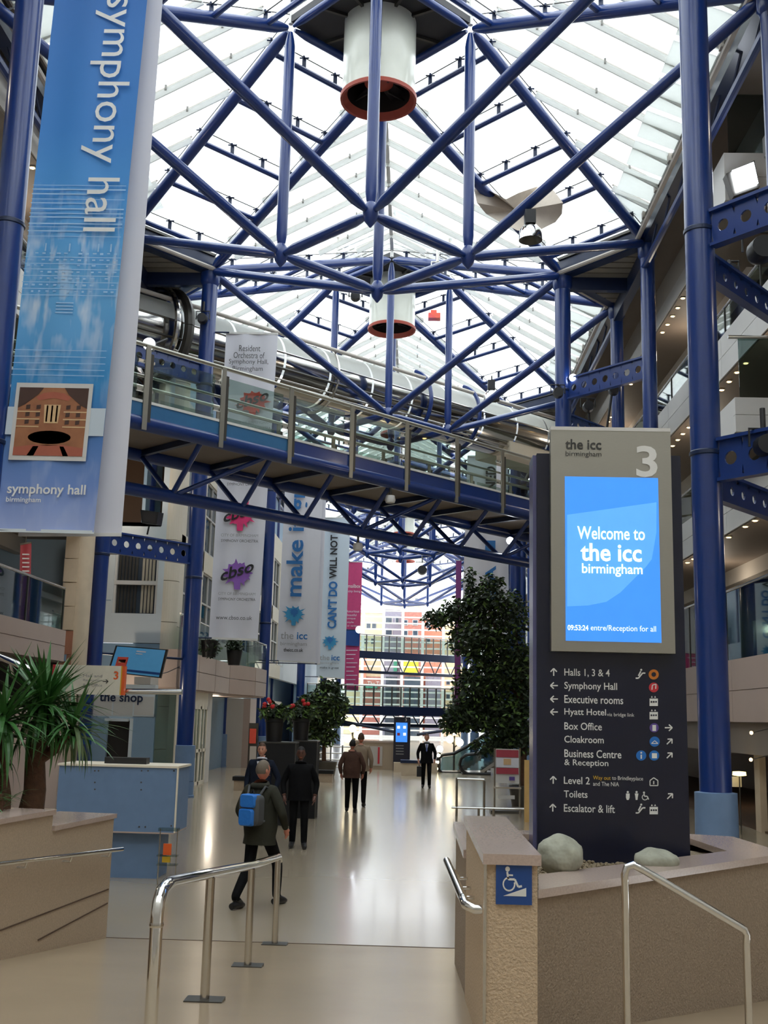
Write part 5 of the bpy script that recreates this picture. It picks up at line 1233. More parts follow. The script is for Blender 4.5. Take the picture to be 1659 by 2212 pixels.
def spotdome(px, py, Y, w_, lab, top):
    c = PY(px, py, Y); r = w_ * Y / FPX / 2; e = empty('pendant_spotlight', c, lab, 'lamp')
    MB().lathe(c, [(r, -.12), (r * .99, 0), (r * .9, r * .45), (r * .6, r * .8), (r * .25, r * .98)], 28).build('reflector', 'chrome', e, smooth=True)
    MB().lathe(c, [(r * .98, -.12), (.9 * r, -.1), (r * .3, .05), (.001, .06)], 28).build('inner_bowl', 'bare_metal_dark', e, smooth=True)
    B('ballast_box', 'black_plastic', e, c.x - r * .5, c.x + r * .4, c.y - .15, c.y + .15, c.z + r * .9, c.z + r * 2.1)
    T('hanger', 'black_plastic', e, c + V((0, 0, r * 2)), V((c.x, c.y, top)), .025, 8)
    return e
spotdome(1146, 508, 22.6, 54, 'chrome dome spotlight hanging under the truss beside the torn cloth', PY(1146, 455, 22.6).z)
spotdome(1062, 858, 38.5, 36, 'chrome dome spotlight over the footbridge near the totem top', PY(1062, 812, 38.5).z)
def smallspot(px, py, Y, lab, m='black_plastic', s_=.2, cat='lamp', nm='spotlight', to=None):
    c = PY(px, py, Y); e = empty(nm, c, lab, cat); MB().lathe(c, [(.001, -s_), (s_ * .7, -s_), (s_ * .8, 0), (s_ * .5, s_ * .8), (.001, s_ * .9)], 14, ax='y').build('housing', m, e, smooth=True); MB().path([c + V((-s_, 0, 0)), c + V((-s_, 0, s_ * 1.3)), c + V((s_, 0, s_ * 1.3)), c + V((s_, 0, 0))], .02, 6).build('yoke', m, e); T('clamp', m, e, c + V((0, 0, s_ * 1.3)), V(to) if to else c + V((0, 0, s_ * 1.3 + .3)), .04, 8); return e
smallspot(768, 642, 27.6, 'small black spotlight under the long truss chord, centre', s_=.17)
smallspot(945, 582, 25.6, 'pair of small metal spotlights on the truss node right of centre', 'steel', .15); smallspot(912, 1232, 70, 'tiny dark spotlight hanging in front of the distant truss', s_=.4, to=PY(912, 1200, 70.9))
e = smallspot(1270, 880, 33, 'cluster of black stage lights on the beam above the totem', s_=.22, to=(5.2, 33.05, 10.9)); smallspot(1325, 845, 33.4, 'black stage light on the beam above the totem, right one', s_=.2, to=(5.75, 33.6, 10.95)); smallspot(1205, 850, 31.2, 'black stage light clamped left of the column above the totem', s_=.2, to=(4.15, 31.9, 12.1))
smallspot(1640, 545, 16.8, 'black stage light box at the upper right edge behind the column', s_=.26); smallspot(1575, 590, 17.5, 'black stage light under the beam right of the big column', s_=.16, to=(5.1, 17.15, 9.2)); smallspot(1650, 965, 15.4, 'black spotlight on the right edge perforated beam', s_=.2)
smallspot(438, 690, 31.6, 'black lighting clamp with cables on the left inner column', s_=.2)
for px, py, Y, r, lab in ((1238, 816, 31.6, .11, 'bright round lamp beside the column above the totem'), (1102, 1168, 29.5, .1, 'bright round lamp below the footbridge near the totem'), (1148, 1037, 30, .08, 'bright round lamp at the end of the footbridge by the totem'), (322, 743, 20.8, .12, 'bright blue-white lamp behind the footbridge handrail on the left'), (776, 1360, 78, .25, 'bright lamp at the edge of the pink banner')):
    c = PY(px, py, Y); e = empty('lamp', c, lab, 'lamp'); MB().ball(c, r, 14, 8).build('bulb', 'flood_glow', e, smooth=True); MB().lathe(c + V((0, r * 1.2, 0)), [(r * 1.1, -r * .8), (r * .7, r * .8), (.001, r)], 14, ax='y').build('housing', 'black_plastic', e, smooth=True); T('bracket', 'black_plastic', e, c + V((0, r, 0)), bp(1.42, -.08, 9.02) if px == 1148 else V((XC - AX + .2, 79.3, c.z)) if px == 776 else c + V((.25, r + .3, .25)), .03, 6)
# projecting balcony boxes at the right edge with the floodlight
def pbal(px0, ytop, ybot, Y, gl_top, lab):
    a = PY(px0, ybot, Y); b = PY(px0, ytop, Y); e = empty('balcony', (a.x + 1.2, Y, a.z), lab, 'balcony'); m_ = (a.z + b.z) / 2; g = PY(px0, gl_top, Y).z
    for z0, z1 in ((a.z, m_ - .01), (m_, b.z)): B('front_panel', 'panel_white', e, a.x, 11, Y, Y + .15, z0, z1)
    B('side_panel', 'panel_white', e, a.x, a.x + .12, Y + .15, Y + 3.4, a.z, b.z); B('floor_slab', 'soffit', e, a.x, 11, Y + .1, Y + 3.4, a.z - .08, a.z)
    B('glass_pane', 'dim_glass', e, a.x + .12, 9.2, Y + .05, Y + .07, b.z, g); B('glass_pane', 'dim_glass', e, 9.25, 11, Y + .05, Y + .07, b.z, g); T('handrail', 'steel', e, (a.x - .1, Y, g), (11, Y, g), .04, 10)
    return e
pbal(1567, 330, 432, 22.6, 185, 'white projecting balcony with a floodlight at the upper right edge'); pbal(1590, 858, 932, 22.6, 728, 'white projecting balcony box at the right edge above the directory totem')
c = PY(1608, 380, 22.3); e = empty('floodlight', c, 'glaring white floodlight on the upper right balcony front', 'lamp')
MB().slab([PY(1582, 368, 22.2), PY(1628, 350, 22.2), PY(1638, 395, 22.2), PY(1592, 412, 22.2)], .04, (0, 1, 0)).build('lens', 'flood_glow', e); MB().slab([PY(1568, 375, 22.26), PY(1630, 346, 22.26), PY(1641, 404, 22.26), PY(1585, 424, 22.26)], .25, (0, 1, 0)).build('housing', 'bare_metal_dark', e)
# torn cloth and a bag up on the roof framing
cl_ = [(1018, 382), (1042, 398), (1060, 414), (1092, 432), (1120, 418), (1160, 404), (1196, 412), (1216, 438), (1214, 462), (1200, 480), (1160, 500), (1118, 498), (1080, 480), (1050, 462), (1030, 438)]
mb = MB(); pts = [PY(x, y, 29.0 + .25 * math.sin(x * .05) + .2 * math.cos(y * .08)) for x, y in cl_]; c = PY(1118, 456, 29.3)
mb.add([c] + pts, [(0, i + 1, (i + 1) % len(pts) + 1) for i in range(len(pts))]); n0 = len(mb.v); mb.add([V(v) + V((0, .03, .03)) for v in mb.v], [(0, (i + 1) % len(pts) + 1, i + 1) for i in range(len(pts))])
o = mb.build('cloth_sheet', 'sheet', None, smooth=True); tag(o, 'torn beige cloth sheet draped over the roof framing, upper right', 'cloth')
p = PY(938, 690, 43.5); mb = MB().box(p.x - .25, p.x + .25, 43.3, 43.7, p.z, p.z + .22); mb.box(p.x - .15, p.x + .1, 43.35, 43.6, p.z + .22, p.z + .36); o = mb.build('bag', 'splash_red', None); tag(o, 'orange bag sitting on a roof purlin right of the second fan', 'bag')
#@@TREES
def foliage(nm, blobs, n, size, parent, seed, mats=('leaf_green', 'leaf_light'), light=.12):
    rn = random.Random(seed)
    for mi, mm in enumerate(mats):
        vs = []; fs = []; k = int(n * (light if mi else 1 - light)); tot = sum(b[3] for b in blobs)
        for _ in range(k):
            x = rn.uniform(0, tot)
            for b in blobs:
                x -= b[3]
                if x <= 0: break
            d = V((rn.gauss(0, 1), rn.gauss(0, 1), rn.gauss(0, 1))).normalized() * (rn.random() ** .45 if not mi else rn.uniform(.8, 1.1))
            p = b[0] + V((d.x * b[1], d.y * b[1], d.z * b[2])); a = V((rn.uniform(-1, 1), rn.uniform(-1, 1), rn.uniform(-.9, .3))).normalized(); s_ = a.cross(V((rn.uniform(-1, 1), rn.uniform(-1, 1), rn.uniform(-1, 1)))).normalized()
            L_ = size * rn.uniform(.7, 1.3); W_ = L_ * .42; o = len(vs); vs += [p, p + a * L_ * .5 + s_ * W_ * .5, p + a * L_, p + a * L_ * .5 - s_ * W_ * .5]; fs.append((o, o + 1, o + 2, o + 3))
        mb = MB(); mb.add(vs, fs); mb.build(nm, mm, parent, kind='stuff')
YTR = 32.0
tree = empty('ficus_tree', PY(1132, 1700, YTR), 'tall dark green weeping fig tree beside the totem, right of centre', 'tree'); tree.location.z = 0
def bl(px, py, rx, rz, wt, Y): return (PY(px, py, Y), rx * Y / FPX, rz * Y / FPX, wt)
foliage('foliage', [bl(1050, 1300, 48, 40, 4, YTR), bl(1100, 1330, 45, 60, 4, YTR), bl(990, 1320, 40, 30, 2.2, YTR), bl(945, 1335, 30, 20, 1, YTR), bl(1030, 1380, 62, 50, 7, YTR), bl(1095, 1430, 58, 60, 7, YTR), bl(1040, 1480, 60, 50, 7, YTR), bl(1010, 1540, 50, 36, 4.5, YTR), bl(1080, 1545, 64, 48, 7, YTR), bl(1120, 1590, 45, 40, 3.5, YTR), bl(1016, 1255, 12, 34, .6, YTR), bl(1060, 1255, 26, 18, .6, YTR), bl(980, 1560, 30, 22, 1.6, YTR), bl(1130, 1480, 40, 80, 5, YTR), bl(1060, 1610, 40, 22, 1.5, YTR)], 15000, .17, tree, 21)
tb = PY(1132, 1680, YTR); tb.z = 0
for ps, r in (([tb, PY(1130, 1600, YTR), PY(1118, 1500, YTR), PY(1085, 1400, YTR), PY(1055, 1310, YTR)], [.11, .09, .075, .05, .02]), ([PY(1130, 1600, YTR), PY(1125, 1450, YTR), PY(1110, 1340, YTR)], [.07, .05, .02]), ([PY(1118, 1500, YTR), PY(1050, 1450, YTR), PY(1000, 1400, YTR)], [.05, .035, .015])):
    MB().path(ps, r, 10).build('trunk', 'trunk', tree, smooth=True)
mb = MB().lathe((tb.x, tb.y, 0), [(.34, 0), (.42, .5), (.42, .56), (.36, .56), (.34, .45), (.001, .45)], 24); mb.build('pot', 'bare_metal_dark', tree, smooth=True)
YL = 44.0
tree = empty('ficus_tree', (PY(705, 1660, YL).x, YL, 0), 'smaller dark green weeping fig tree below the pale and pink banners', 'tree')
foliage('foliage', [bl(705, 1515, 48, 30, 4, YL), bl(680, 1545, 46, 30, 4, YL), bl(722, 1535, 26, 34, 2, YL), bl(692, 1585, 38, 26, 3, YL), bl(712, 1480, 26, 14, 1.2, YL), bl(650, 1560, 26, 22, 1.6, YL), bl(660, 1520, 22, 20, 1, YL)], 5200, .2, tree, 33)
p = V((PY(700, 1660, YL).x, YL, 0)); MB().path([p, PY(700, 1600, YL), PY(705, 1520, YL)], [.1, .07, .03], 8).build('trunk', 'trunk', tree, smooth=True); MB().lathe(p, [(.4, 0), (.5, .6), (.46, .62), (.42, .5), (.001, .5)], 20).build('pot', 'bare_metal_dark', tree, smooth=True)
# topiary pots on the balcony
for i, (px, py, lab) in enumerate(((452, 1402, 'dark clipped plant in a pot on the left balcony, first'), (507, 1398, 'dark ball topiary in a pot on the left balcony, second'))):
    Y = 35.5 + i * 5; c = PX(px, py, -7.1) if False else PY(px, py, 33.4 + i * 5.2); e = empty('potted_plant', V((c.x, c.y, 4.15)), lab, 'plant')
    foliage('foliage', [(V((c.x, c.y, c.z + .05)), .28, .3, 1)], 500, .12, e, 40 + i, light=.02); MB().lathe((c.x, c.y, 3.98), [(.2, 0), (.28, .5), (.001, .5)], 14, cap=True).build('pot', 'black_plastic', e, smooth=True)
# black plinths with flower pots behind the men
for x0, x1, yt, Y, px, lab in ((557, 636, 1606, 24.6, 592, 'left'), (633, 683, 1601, 26.4, 650, 'right')):
    a = PY(x0, 1650, Y).x; b = PY(x1, 1650, Y).x; zt = PY(600, yt, Y).z; e = empty('display_plinth', ((a + b) / 2, Y, 0), 'tall black display plinth behind the walking men, %s one' % lab, 'plinth')
    B('body', 'black_fabric', e, a, b, Y, Y + .8, 0, zt); B('edge_trim', 'bare_metal_dark', e, a - .01, b + .01, Y - .01, Y + .81, zt, zt + .03); B('side_trim', 'bare_metal_dark', e, b, b + .02, Y, Y + .03, 0, zt)
    c = PY(px, 1560, Y + .3); f = empty('flower_pot', V((c.x, Y + .4, zt + .03)), 'black pot of red flowers on the %s black plinth' % lab, 'flower pot'); MB().lathe((c.x, Y + .4, zt + .03), [(.17, 0), (.2, .42), (.22, .43), (.22, .5), (.19, .5), (.001, .44)], 18).build('pot', 'black_plastic', f, smooth=True)
    foliage('foliage', [(V((c.x, Y + .4, zt + .68)), .33, .2, 1)], 260, .17, f, 50, light=.3)
    for k in range(6): q = V((c.x + random.uniform(-.26, .26), Y + .3 + random.uniform(-.15, .1), zt + .85 + random.uniform(-.08, .1))); MB().ball(q, .05, 8, 6).build('flower', 'flower_red', f, smooth=True)
for px, py, w_, lab in ((532, 1708, 60, 'low bench with black cushion and tan base behind the man in the navy coat'), (697, 1690, 44, 'low bench with black cushion beside the right plinth')):
    p = PZ(px, py, 0); hw = w_ * p.y / FPX / 2; e = empty('bench', p, lab, 'bench'); B('base', 'granite', e, p.x - hw * .9, p.x + hw * .9, p.y, p.y + .5, 0, .3); B('cushion', 'black_fabric', e, p.x - hw, p.x + hw, p.y - .05, p.y + .55, .3, .42)
#@@FAR
YB = 51.5
fw = empty('reception_counter', (PY(780, 1660, YB).x, YB, 0), 'beige curved counter with a poster in front of the far totem', 'counter')
pb('front', 'granite', YB, 768, 1603, 850, 1664, .4, fw, 0); pb('top', 'coping', YB - .05, 766, 1600, 852, 1604, .5, fw); pb('front', 'stone_cream', YB - 2, 850, 1648, 945, 1672, .4, fw, 0)
pb('poster', 'panel_grey', YB - .05, 790, 1612, 826, 1654, .04, fw); pb('poster_edge', 'icon_red', YB - .08, 816, 1614, 820, 1650, .04, fw)
rl = empty('barrier_rail', (PY(720, 1665, 49).x, 49, 0), 'steel barrier rails left of the far counter', 'barrier')
for y in (1612, 1626, 1640, 1655): a = PY(690, y, 49); b = PY(765, y, 49); T('rail', 'steel', rl, a, V((b.x, 49, a.z)), .03, 8)
for x in (690, 715, 740, 765): a = PY(x, 1610, 49); T('post', 'steel', rl, V((a.x, 49, 0)), a, .035, 8)
YFt = 51.0; ft = empty('directory_totem', (PY(868, 1655, YFt).x, YFt, 0), 'distant navy directory totem with a small lit blue screen', 'sign')
pb('body', 'totem_navy', YFt, 850, 1549, 886, 1655, .3, ft, 0); sc = pb('screen', 'screen_blue', YFt - .04, 855, 1561, 880, 1603, .03, ft)
for cx, cy in ((861, 1571), (874, 1571), (861, 1586), (874, 1586)): ppoly([(cx - 3, cy - 3), (cx + 3, cy - 3), (cx + 3, cy + 3), (cx - 3, cy + 3)], YFt - .05, 'board_red' if cy > 1580 and cx < 870 else 'screen_white', sc, 'icon')
pt('3', 'text_white', ft, YFt - .02, 875, 1552, 879, 1558, dy=.01)
for i in range(4): pb('line_of_text', 'text_grey', YFt - .02, 855, 1610 + i * 6, 872, 1611.5 + i * 6, .01, ft)
lk = empty('bench', PZ(896, 1676, 0), 'dark bench seat right of the distant totem', 'bench'); p = lk.location; B('seat', 'navy_paint', lk, p.x - .6, p.x + .6, p.y, p.y + .5, .5, .62); B('base', 'stone_cream', lk, p.x - .55, p.x + .55, p.y + .05, p.y + .45, 0, .5)
def globes(px, pts, Y, lab, hang=None):
    e = empty('globe_lamp', (PY(px, 1600, Y).x, Y, 0), lab, 'lamp post'); x = PY(px, 1600, Y).x; T('pole', 'bare_metal_dark', e, (x, Y, 0), (x, Y, PY(px, pts[0][1], Y).z), .05, 10)
    for gx, gy, r in pts:
        c = PY(gx, gy, Y); MB().ball(c, r * Y / FPX, 16, 10).build('globe', 'lamp_glow', e, smooth=True); T('arm', 'bare_metal_dark', e, (x, Y, c.z - .25), c, .03, 8)
globes(762, ((762, 1574, 8), (772, 1588, 8), (751, 1596, 8)), 41.5, 'three glowing globe lamps on a post above the man in brown')
globes(981, ((981, 1583, 6), (972, 1597, 8), (993, 1604, 8)), 53.0, 'three glowing globe lamps on a post left of the escalators'); globes(950, ((950, 1618, 7), (948, 1632, 4), (945, 1646, 4), (944, 1660, 4)), 50.2, 'string of small glowing lamps beside the man in the suit')
for k, (dx, lab) in enumerate(((0, 'right escalator rising to the right'), (-50, 'left escalator loop beside the globe lamps'))):
    Y = 49 + 1.2 * k; e = empty('escalator', (PY(1010 + dx, 1672, Y).x, Y, 0), lab + ' behind the fig tree', 'escalator')
    pts = [(1060, 1672), (1008, 1672), (998, 1664), (993, 1652), (996, 1639), (1006, 1631), (1030, 1628), (1060, 1612), (1120, 1572), (1150, 1552)]
    pw = [PY(x + dx, y, Y) for x, y in pts]; MB().path(pw, .07, 8).build('handrail', 'black_plastic', e, smooth=True)
    lo = [PY(x + dx, y + 34, Y) for x, y in pts[6:]]; up_ = pw[5:]
    MB().slab([PY(1000 + dx, 1664, Y), PY(1040 + dx, 1664, Y), PY(1150 + dx, 1590, Y), PY(1150 + dx, 1556, Y), PY(1030 + dx, 1632, Y), PY(1004 + dx, 1636, Y)], .03, (0, 1, 0)).build('glass_side', 'shop_glass', e)
    MB().slab([PY(1040 + dx, 1672, Y), PY(1150 + dx, 1600, Y), PY(1150 + dx, 1590, Y), PY(1038 + dx, 1664, Y)], .9, (0, 1, 0)).build('skirt', 'steel', e)
    a = PY(1040 + dx, 1668, Y)
    for i in range(14): t = i / 14; q = PY(1042 + dx + 106 * t, 1664 - 70 * t, Y); B('step', 'bare_metal_dark', e, q.x, q.x + .2, Y + .1, Y + .95, q.z - .1, q.z + .12)
    B('base', 'bare_metal_dark', e, pw[2].x, pw[0].x, Y, Y + 1, 0, max(.05, pw[1].z + .02))
db = empty('display_board', (PY(1093, 1755, 29.5).x, 29.5, 0), 'framed poster board on a steel stand under the fig tree', 'sign')
pb('board', 'panel_white', 29.5, 1070, 1618, 1122, 1692, .06, db)
for m, x0, y0, x1, y1 in (('board_red', 1072, 1620, 1120, 1636), ('banner_white', 1072, 1637, 1120, 1658), ('photo_light', 1088, 1639, 1104, 1652), ('board_red', 1072, 1659, 1120, 1672), ('icon_purple', 1100, 1678, 1112, 1686)): pb('poster_area', m, 29.46 - (.02 if m in ('photo_light', 'icon_purple') else 0), x0, y0, x1, y1, .02, db)
for x in (1069, 1123): a = PY(x, 1616, 29.5); T('leg', 'steel', db, V((a.x, 29.53, 0)), a, .025, 8)
pb('shelf', 'steel', 29.4, 1066, 1700, 1126, 1704, .2, db); pb('lower_card', 'panel_white', 29.5, 1076, 1718, 1112, 1726, .03, db); pb('foot', 'bare_metal_dark', 29.3, 1060, 1752, 1128, 1758, .5, db, 0)
br_ = empty('barrier_rail', (PY(1000, 1748, 28.2).x, 28.2, 0), 'low steel barrier frame between the floor and the display board', 'barrier')
for a, b in (((987, 1680), (987, 1752)), ((1046, 1686), (1046, 1752)), ((987, 1682), (1046, 1684)), ((975, 1744), (1140, 1748)), ((1034, 1746), (1034, 1782)), ((1066, 1746), (1066, 1782)), ((1124, 1748), (1124, 1782)), ((1138, 1752), (1138, 1782))):
    p, q = PY(*a, 28.2), PY(*b, 28.2)
    if a[0] == b[0] or b[1] > 1775: q.z = 0; q.x = p.x
    T('tube', 'steel', br_, p, q, .03, 8)
o = pb('timber_post', 'wood_pale', 27, 1133, 1642, 1147, 1706, .1, None, 0); tag(o, 'pale timber post beside the left edge of the totem', 'post')
# cafe furniture at the right
def chair(x, y, lab, m='black_fabric'):
    e = empty('cafe_chair', (x, y, .03), lab, 'chair'); B('seat', m, e, x - .24, x + .24, y - .24, y + .24, .45, .5); B('backrest', m, e, x + .2, x + .25, y - .24, y + .24, .6, 1.0)
    for sx in (-1, 1):
        for sy in (-1, 1): T('leg', 'steel', e, (x + sx * .22, y + sy * .22, .03), (x + sx * .2, y + sy * .2, .98 if sx > 0 else .46), .014, 6)
p = PZ(1628, 1800, .0); chair(8.9, 22.8, 'black cafe chair with steel legs beyond the big right column'); chair(9.6, 24.6, 'second black cafe chair, farther back beyond the big right column')
tx, ty = 8.4, 23.6; e = empty('cafe_table', (tx, ty, .03), 'small round cafe table beyond the big right column', 'table'); MB().lathe((tx, ty, .74), [(.001, 0), (.36, 0), (.36, .03), (.001, .03)], 24).build('table_top', 'dark_wall', e, smooth=True); T('leg', 'steel', e, (tx, ty, .03), (tx, ty, .74), .03, 10); MB().lathe((tx, ty, .03), [(.25, 0), (.25, .02), (.03, .04)], 20).build('base', 'steel', e, smooth=True)
c = PY(1597, 1672, 25.5); e = empty('table_lamp', V((c.x, 25.5, 0)), 'glowing oval cafe lamp right of the big column base', 'lamp'); MB().lathe(c, [(.001, -.05), (.15, -.03), (.14, .05), (.001, .06)], 20).build('shade', 'shade_glow', e, smooth=True); T('pole', 'bare_metal_dark', e, V((c.x, 25.5, 0)), c, .015, 8); pb('lit_panel', 'panel_cream', 25.8, 1582, 1678, 1602, 1700, .1, e)
for px, py, lab in ((1623, 1583, 'tiny warm spotlight on the bulkhead right of the big column'), (1622, 1641, 'tiny warm spotlight in the cafe under the bulkhead')):
    c = PY(px, py, 22.6); o = MB().ball(c, .035, 10, 6).build('spotlight', 'spot_warm', None, smooth=True); tag(o, lab, 'lamp'); T('stem', 'bare_metal_dark', o, c, c + V((.4, .05, .1)), .01, 6)
B('cafe_pier', 'stone_cream', wr, PY(1640, 1650, 26).x, PY(1654, 1650, 26).x, 26, 26.4, 0, 2.4)

e = empty('hanging_banner', PY(52, 1400, 26.5), 'dark red banner hanging inside the left gallery behind the glass', 'banner')
q = quad_px(26.5, (44, 1176), (68, 1172), (62, 1400), (38, 1404)); cloth('cloth', 'board_red', e, q, 1, .01); MB().beam(q[0], q[1], .03, .04).build('bar', 'bare_metal_dark', e); T('hanger', 'bare_metal_dark', e, (q[0] + q[1]) / 2, (q[0] + q[1]) / 2 + V((0, 0, .25)), .012, 6)
for i in range(6): pb('print_line', 'banner_white', 26.46, 48, 1196 + i * 9, 63, 1199 + i * 9, .01, e)
e = empty('poster_case', (PY(545, 1650, 47.0).x, 47.0, 0), 'glazed poster case with a glowing orange poster beside the balcony column', 'sign')
pb('case', 'bare_metal_dark', 47.05, 536, 1562, 556, 1660, .15, e, 0); o = pb('poster', 'splash_red', 47.0, 539, 1574, 553, 1606, .04, e); pb('lower_poster', 'panel_grey', 47.0, 539, 1612, 553, 1650, .04, e)
#@@PEOPLE
def person(loc, ang, Hh, skin, coat, trousers, shoes, hair, lab, step=.22, arms=((.1, .05), (.1, .05)), hem=.86, belly=1.0, shirt=None, tie=None, hairstyle='short', head_turn=0.0, lean=0.0):
    """local frame: faces -y, left hand = +x; heights for 1.78 m"""
    k = Hh / 1.78
    J = {}
    def j(n, x, y, z): J[n] = V((x, y - lean * z * .1, z))
    j('pel', 0, 0, .98); j('sp', 0, 0, 1.16); j('ch', 0, 0, 1.34); j('nb', 0, .01, 1.47); j('nk', 0, -.005, 1.55)
    for s_, nm in ((1, 'L'), (-1, 'R')):
        st_ = step * s_
        j('hip' + nm, .095 * s_, 0, .92); j('kn' + nm, .10 * s_, -.10 * (st_ > 0) * abs(step) * 4 - .02 + (-st_ * .5 if st_ > 0 else st_ * -.25), .50); j('an' + nm, .105 * s_, -st_ + (.02 if st_ >= 0 else .04), .09 + (.05 if st_ < 0 and abs(step) > .1 else 0)); j('to' + nm, .12 * s_, -st_ - .15, .035 + (0 if st_ >= 0 or abs(step) < .1 else .0))
        fw, out = arms[0 if s_ > 0 else 1]
        j('sh' + nm, .19 * s_, .01, 1.42); j('el' + nm, (.25 + out) * s_, .05 - fw * .3, 1.14); j('wr' + nm, (.25 + out * .4) * s_, -.04 - fw, .90 + fw * .35)
    E = [('pel', 'sp'), ('sp', 'ch'), ('ch', 'nb'), ('nb', 'nk')]
    for n in 'LR': E += [('pel', 'hip' + n), ('hip' + n, 'kn' + n), ('kn' + n, 'an' + n), ('an' + n, 'to' + n), ('ch', 'sh' + n), ('sh' + n, 'el' + n), ('el' + n, 'wr' + n)]
    Rr = {'pel': (.15, .12), 'sp': (.145 * belly, .115 * belly), 'ch': (.165, .12), 'nb': (.09, .08), 'nk': (.06, .062)}
    for n in 'LR': Rr.update({'hip' + n: (.10, .10), 'kn' + n: (.07, .075), 'an' + n: (.055, .06), 'to' + n: (.045, .035), 'sh' + n: (.08, .08), 'el' + n: (.06, .06), 'wr' + n: (.042, .042)})
    names = list(J); idx = {n: i for i, n in enumerate(names)}
    me = bpy.data.meshes.new('body'); me.from_pydata([J[n] for n in names], [(idx[a], idx[b]) for a, b in E], [])
    o = bpy.data.objects.new('tmp', me); C.objects.link(o); md = o.modifiers.new('s', 'SKIN'); sd = me.skin_vertices[0].data
    for n in names: sd[idx[n]].radius = Rr[n]
    sd[idx['pel']].use_root = True
    m2 = o.modifiers.new('u', 'SUBSURF'); m2.levels = 2; m2.render_levels = 2
    dg = bpy.context.evaluated_depsgraph_get(); bm_ = bpy.data.meshes.new_from_object(o.evaluated_get(dg))
    vs = [V(v.co) for v in bm_.vertices]; fs = [tuple(p.vertices) for p in bm_.polygons]
    bpy.data.objects.remove(o); bpy.data.meshes.remove(bm_)
    mats_ = [coat, trousers, skin, shoes]
    mi = []
    for f in fs:
        c = sum((vs[i] for i in f), V()) / len(f)
        arm = abs(c.x) > .17 and c.z > .86
        if c.z > 1.50: mi.append(2)
        elif c.z < .11: mi.append(3)
        elif c.z < .96 and not arm and not (abs(c.x) > .2): mi.append(1)
        elif (c - J['wrL']).length < .05 or (c - J['wrR']).length < .05: mi.append(2)
        else: mi.append(0)
    mb = MB(); mb.v = [tuple(v) for v in vs]; mb.f = fs; mb.mi = mi
    # head
    hc = V((0, -.02 - lean * .16, 1.665)); mb.cm = 2; base = len(mb.v)
    hb_ = MB().ball((0, 0, 0), 1, 24, 18)
    def headp(d):
        x, y, z = d; sx_, sy_, sz_ = .078, .098, .122
        if z < 0: sx_ *= 1 - .28 * (-z) ** 1.5; sy_ *= 1 - .12 * (-z)
        if y < 0 and z < .1: sy_ *= 1.0
        p = V((x * sx_, y * sy_, z * sz_))
        if y < -.7 and abs(x) < .25 and -.35 < z < .2: p.y -= .022 * (1 - abs(x) / .25) * (1 - abs(z + .12) / .34 if abs(z + .12) < .34 else 0)
        if y < -.6 and abs(abs(x) - .42) < .2 and abs(z - .05) < .16: p.y += .008
        return p
    ct, st2 = math.cos(head_turn), math.sin(head_turn)
    def hw_(p): return hc + V((p.x * ct - p.y * st2, p.x * st2 + p.y * ct, p.z))
    mb.add([hw_(headp(v)) for v in hb_.v], hb_.f)
    for s_ in (-1, 1): 
        eb = MB().ball((.078 * s_, .012, -.005), .03, 10, 6, sx=.35, sy=.6); mb.add([hw_(V(v)) for v in eb.v], eb.f)
    # hands: palm, four fingers and a thumb
    for n, s_ in (('L', 1), ('R', -1)):
        w_ = J['wr' + n]; e_ = J['el' + n]; d = (w_ - e_).normalized(); sd_ = d.cross(V((1, 0, 0))).normalized(); inn = V((-s_, 0, 0)); fwd = V((0, -1, 0)) - d * V((0, -1, 0)).dot(d); fwd.normalize()
        mb.path([w_ - d * .01, w_ + d * .04, w_ + d * .09], [.026, .034, .03], 8)
        for q in range(4):
            b_ = w_ + d * .085 + fwd * (.024 - .016 * q); L_ = (.065, .075, .07, .055)[q]
            mb.path([b_, b_ + d * L_ * .5 + inn * .006, b_ + d * L_ + inn * .022], [.0095, .009, .007], 6)
        b_ = w_ + d * .03 + fwd * .03; mb.path([b_, b_ + d * .03 + fwd * .022, b_ + d * .06 + fwd * .03 + inn * .01], [.012, .011, .008], 6)
    e = empty('person', (0, 0, 0), lab, 'person'); 
    body = mb.build('body', mats_, e, smooth=True)
    # coat skirt and torso shell
    cs = MB(); prof = [(hem, .225, .165), (hem + .1, .215, .155), (1.0, .195 * belly, .148 * belly), (1.12, .19 * belly, .148 * belly), (1.28, .21, .15), (1.38, .205, .14), (1.445, .15, .11), (1.485, .09, .085)]
    nseg = 28; vs = []
    for z, rx, ry in prof:
        for q in range(nseg):
            a = 2 * PI * q / nseg; w2 = 1 + (.03 * math.sin(5 * a + z * 9) if z < 1.2 else 0); vs.append((rx * w2 * math.cos(a), ry * w2 * math.sin(a) - lean * z * .1, z))
    cs.add(vs, [(i * nseg + q, i * nseg + (q + 1) % nseg, (i + 1) * nseg + (q + 1) % nseg, (i + 1) * nseg + q) for i in range(len(prof) - 1) for q in range(nseg)])
    cs.build('coat', coat, e, smooth=True)
    MB().path([V((.085 * math.cos(a), .075 * math.sin(a) + .005 - lean * .15, 1.5 - .02 * math.sin(a))) for a in [2 * PI * q / 16 for q in range(16)]], .02, 8, closed=True).build('collar', shirt or coat, e, smooth=True)
    if shirt:
        MB().add([(-.06, -.135, 1.46), (.06, -.135, 1.46), (.0, -.168, 1.2)], [(0, 2, 1)]).build('shirt_front', shirt, e)
        if tie: MB().add([(-.018, -.15, 1.45), (.018, -.15, 1.45), (.025, -.175, 1.24), (0, -.18, 1.2), (-.025, -.175, 1.24)], [(0, 4, 3, 2, 1)]).build('tie', tie, e)
        for s_ in (-1, 1): MB().beam((.075 * s_, -.12, 1.47), (.01 * s_, -.175, 1.17), .03, .012, V((0, -1, 0))).build('lapel', coat, e)
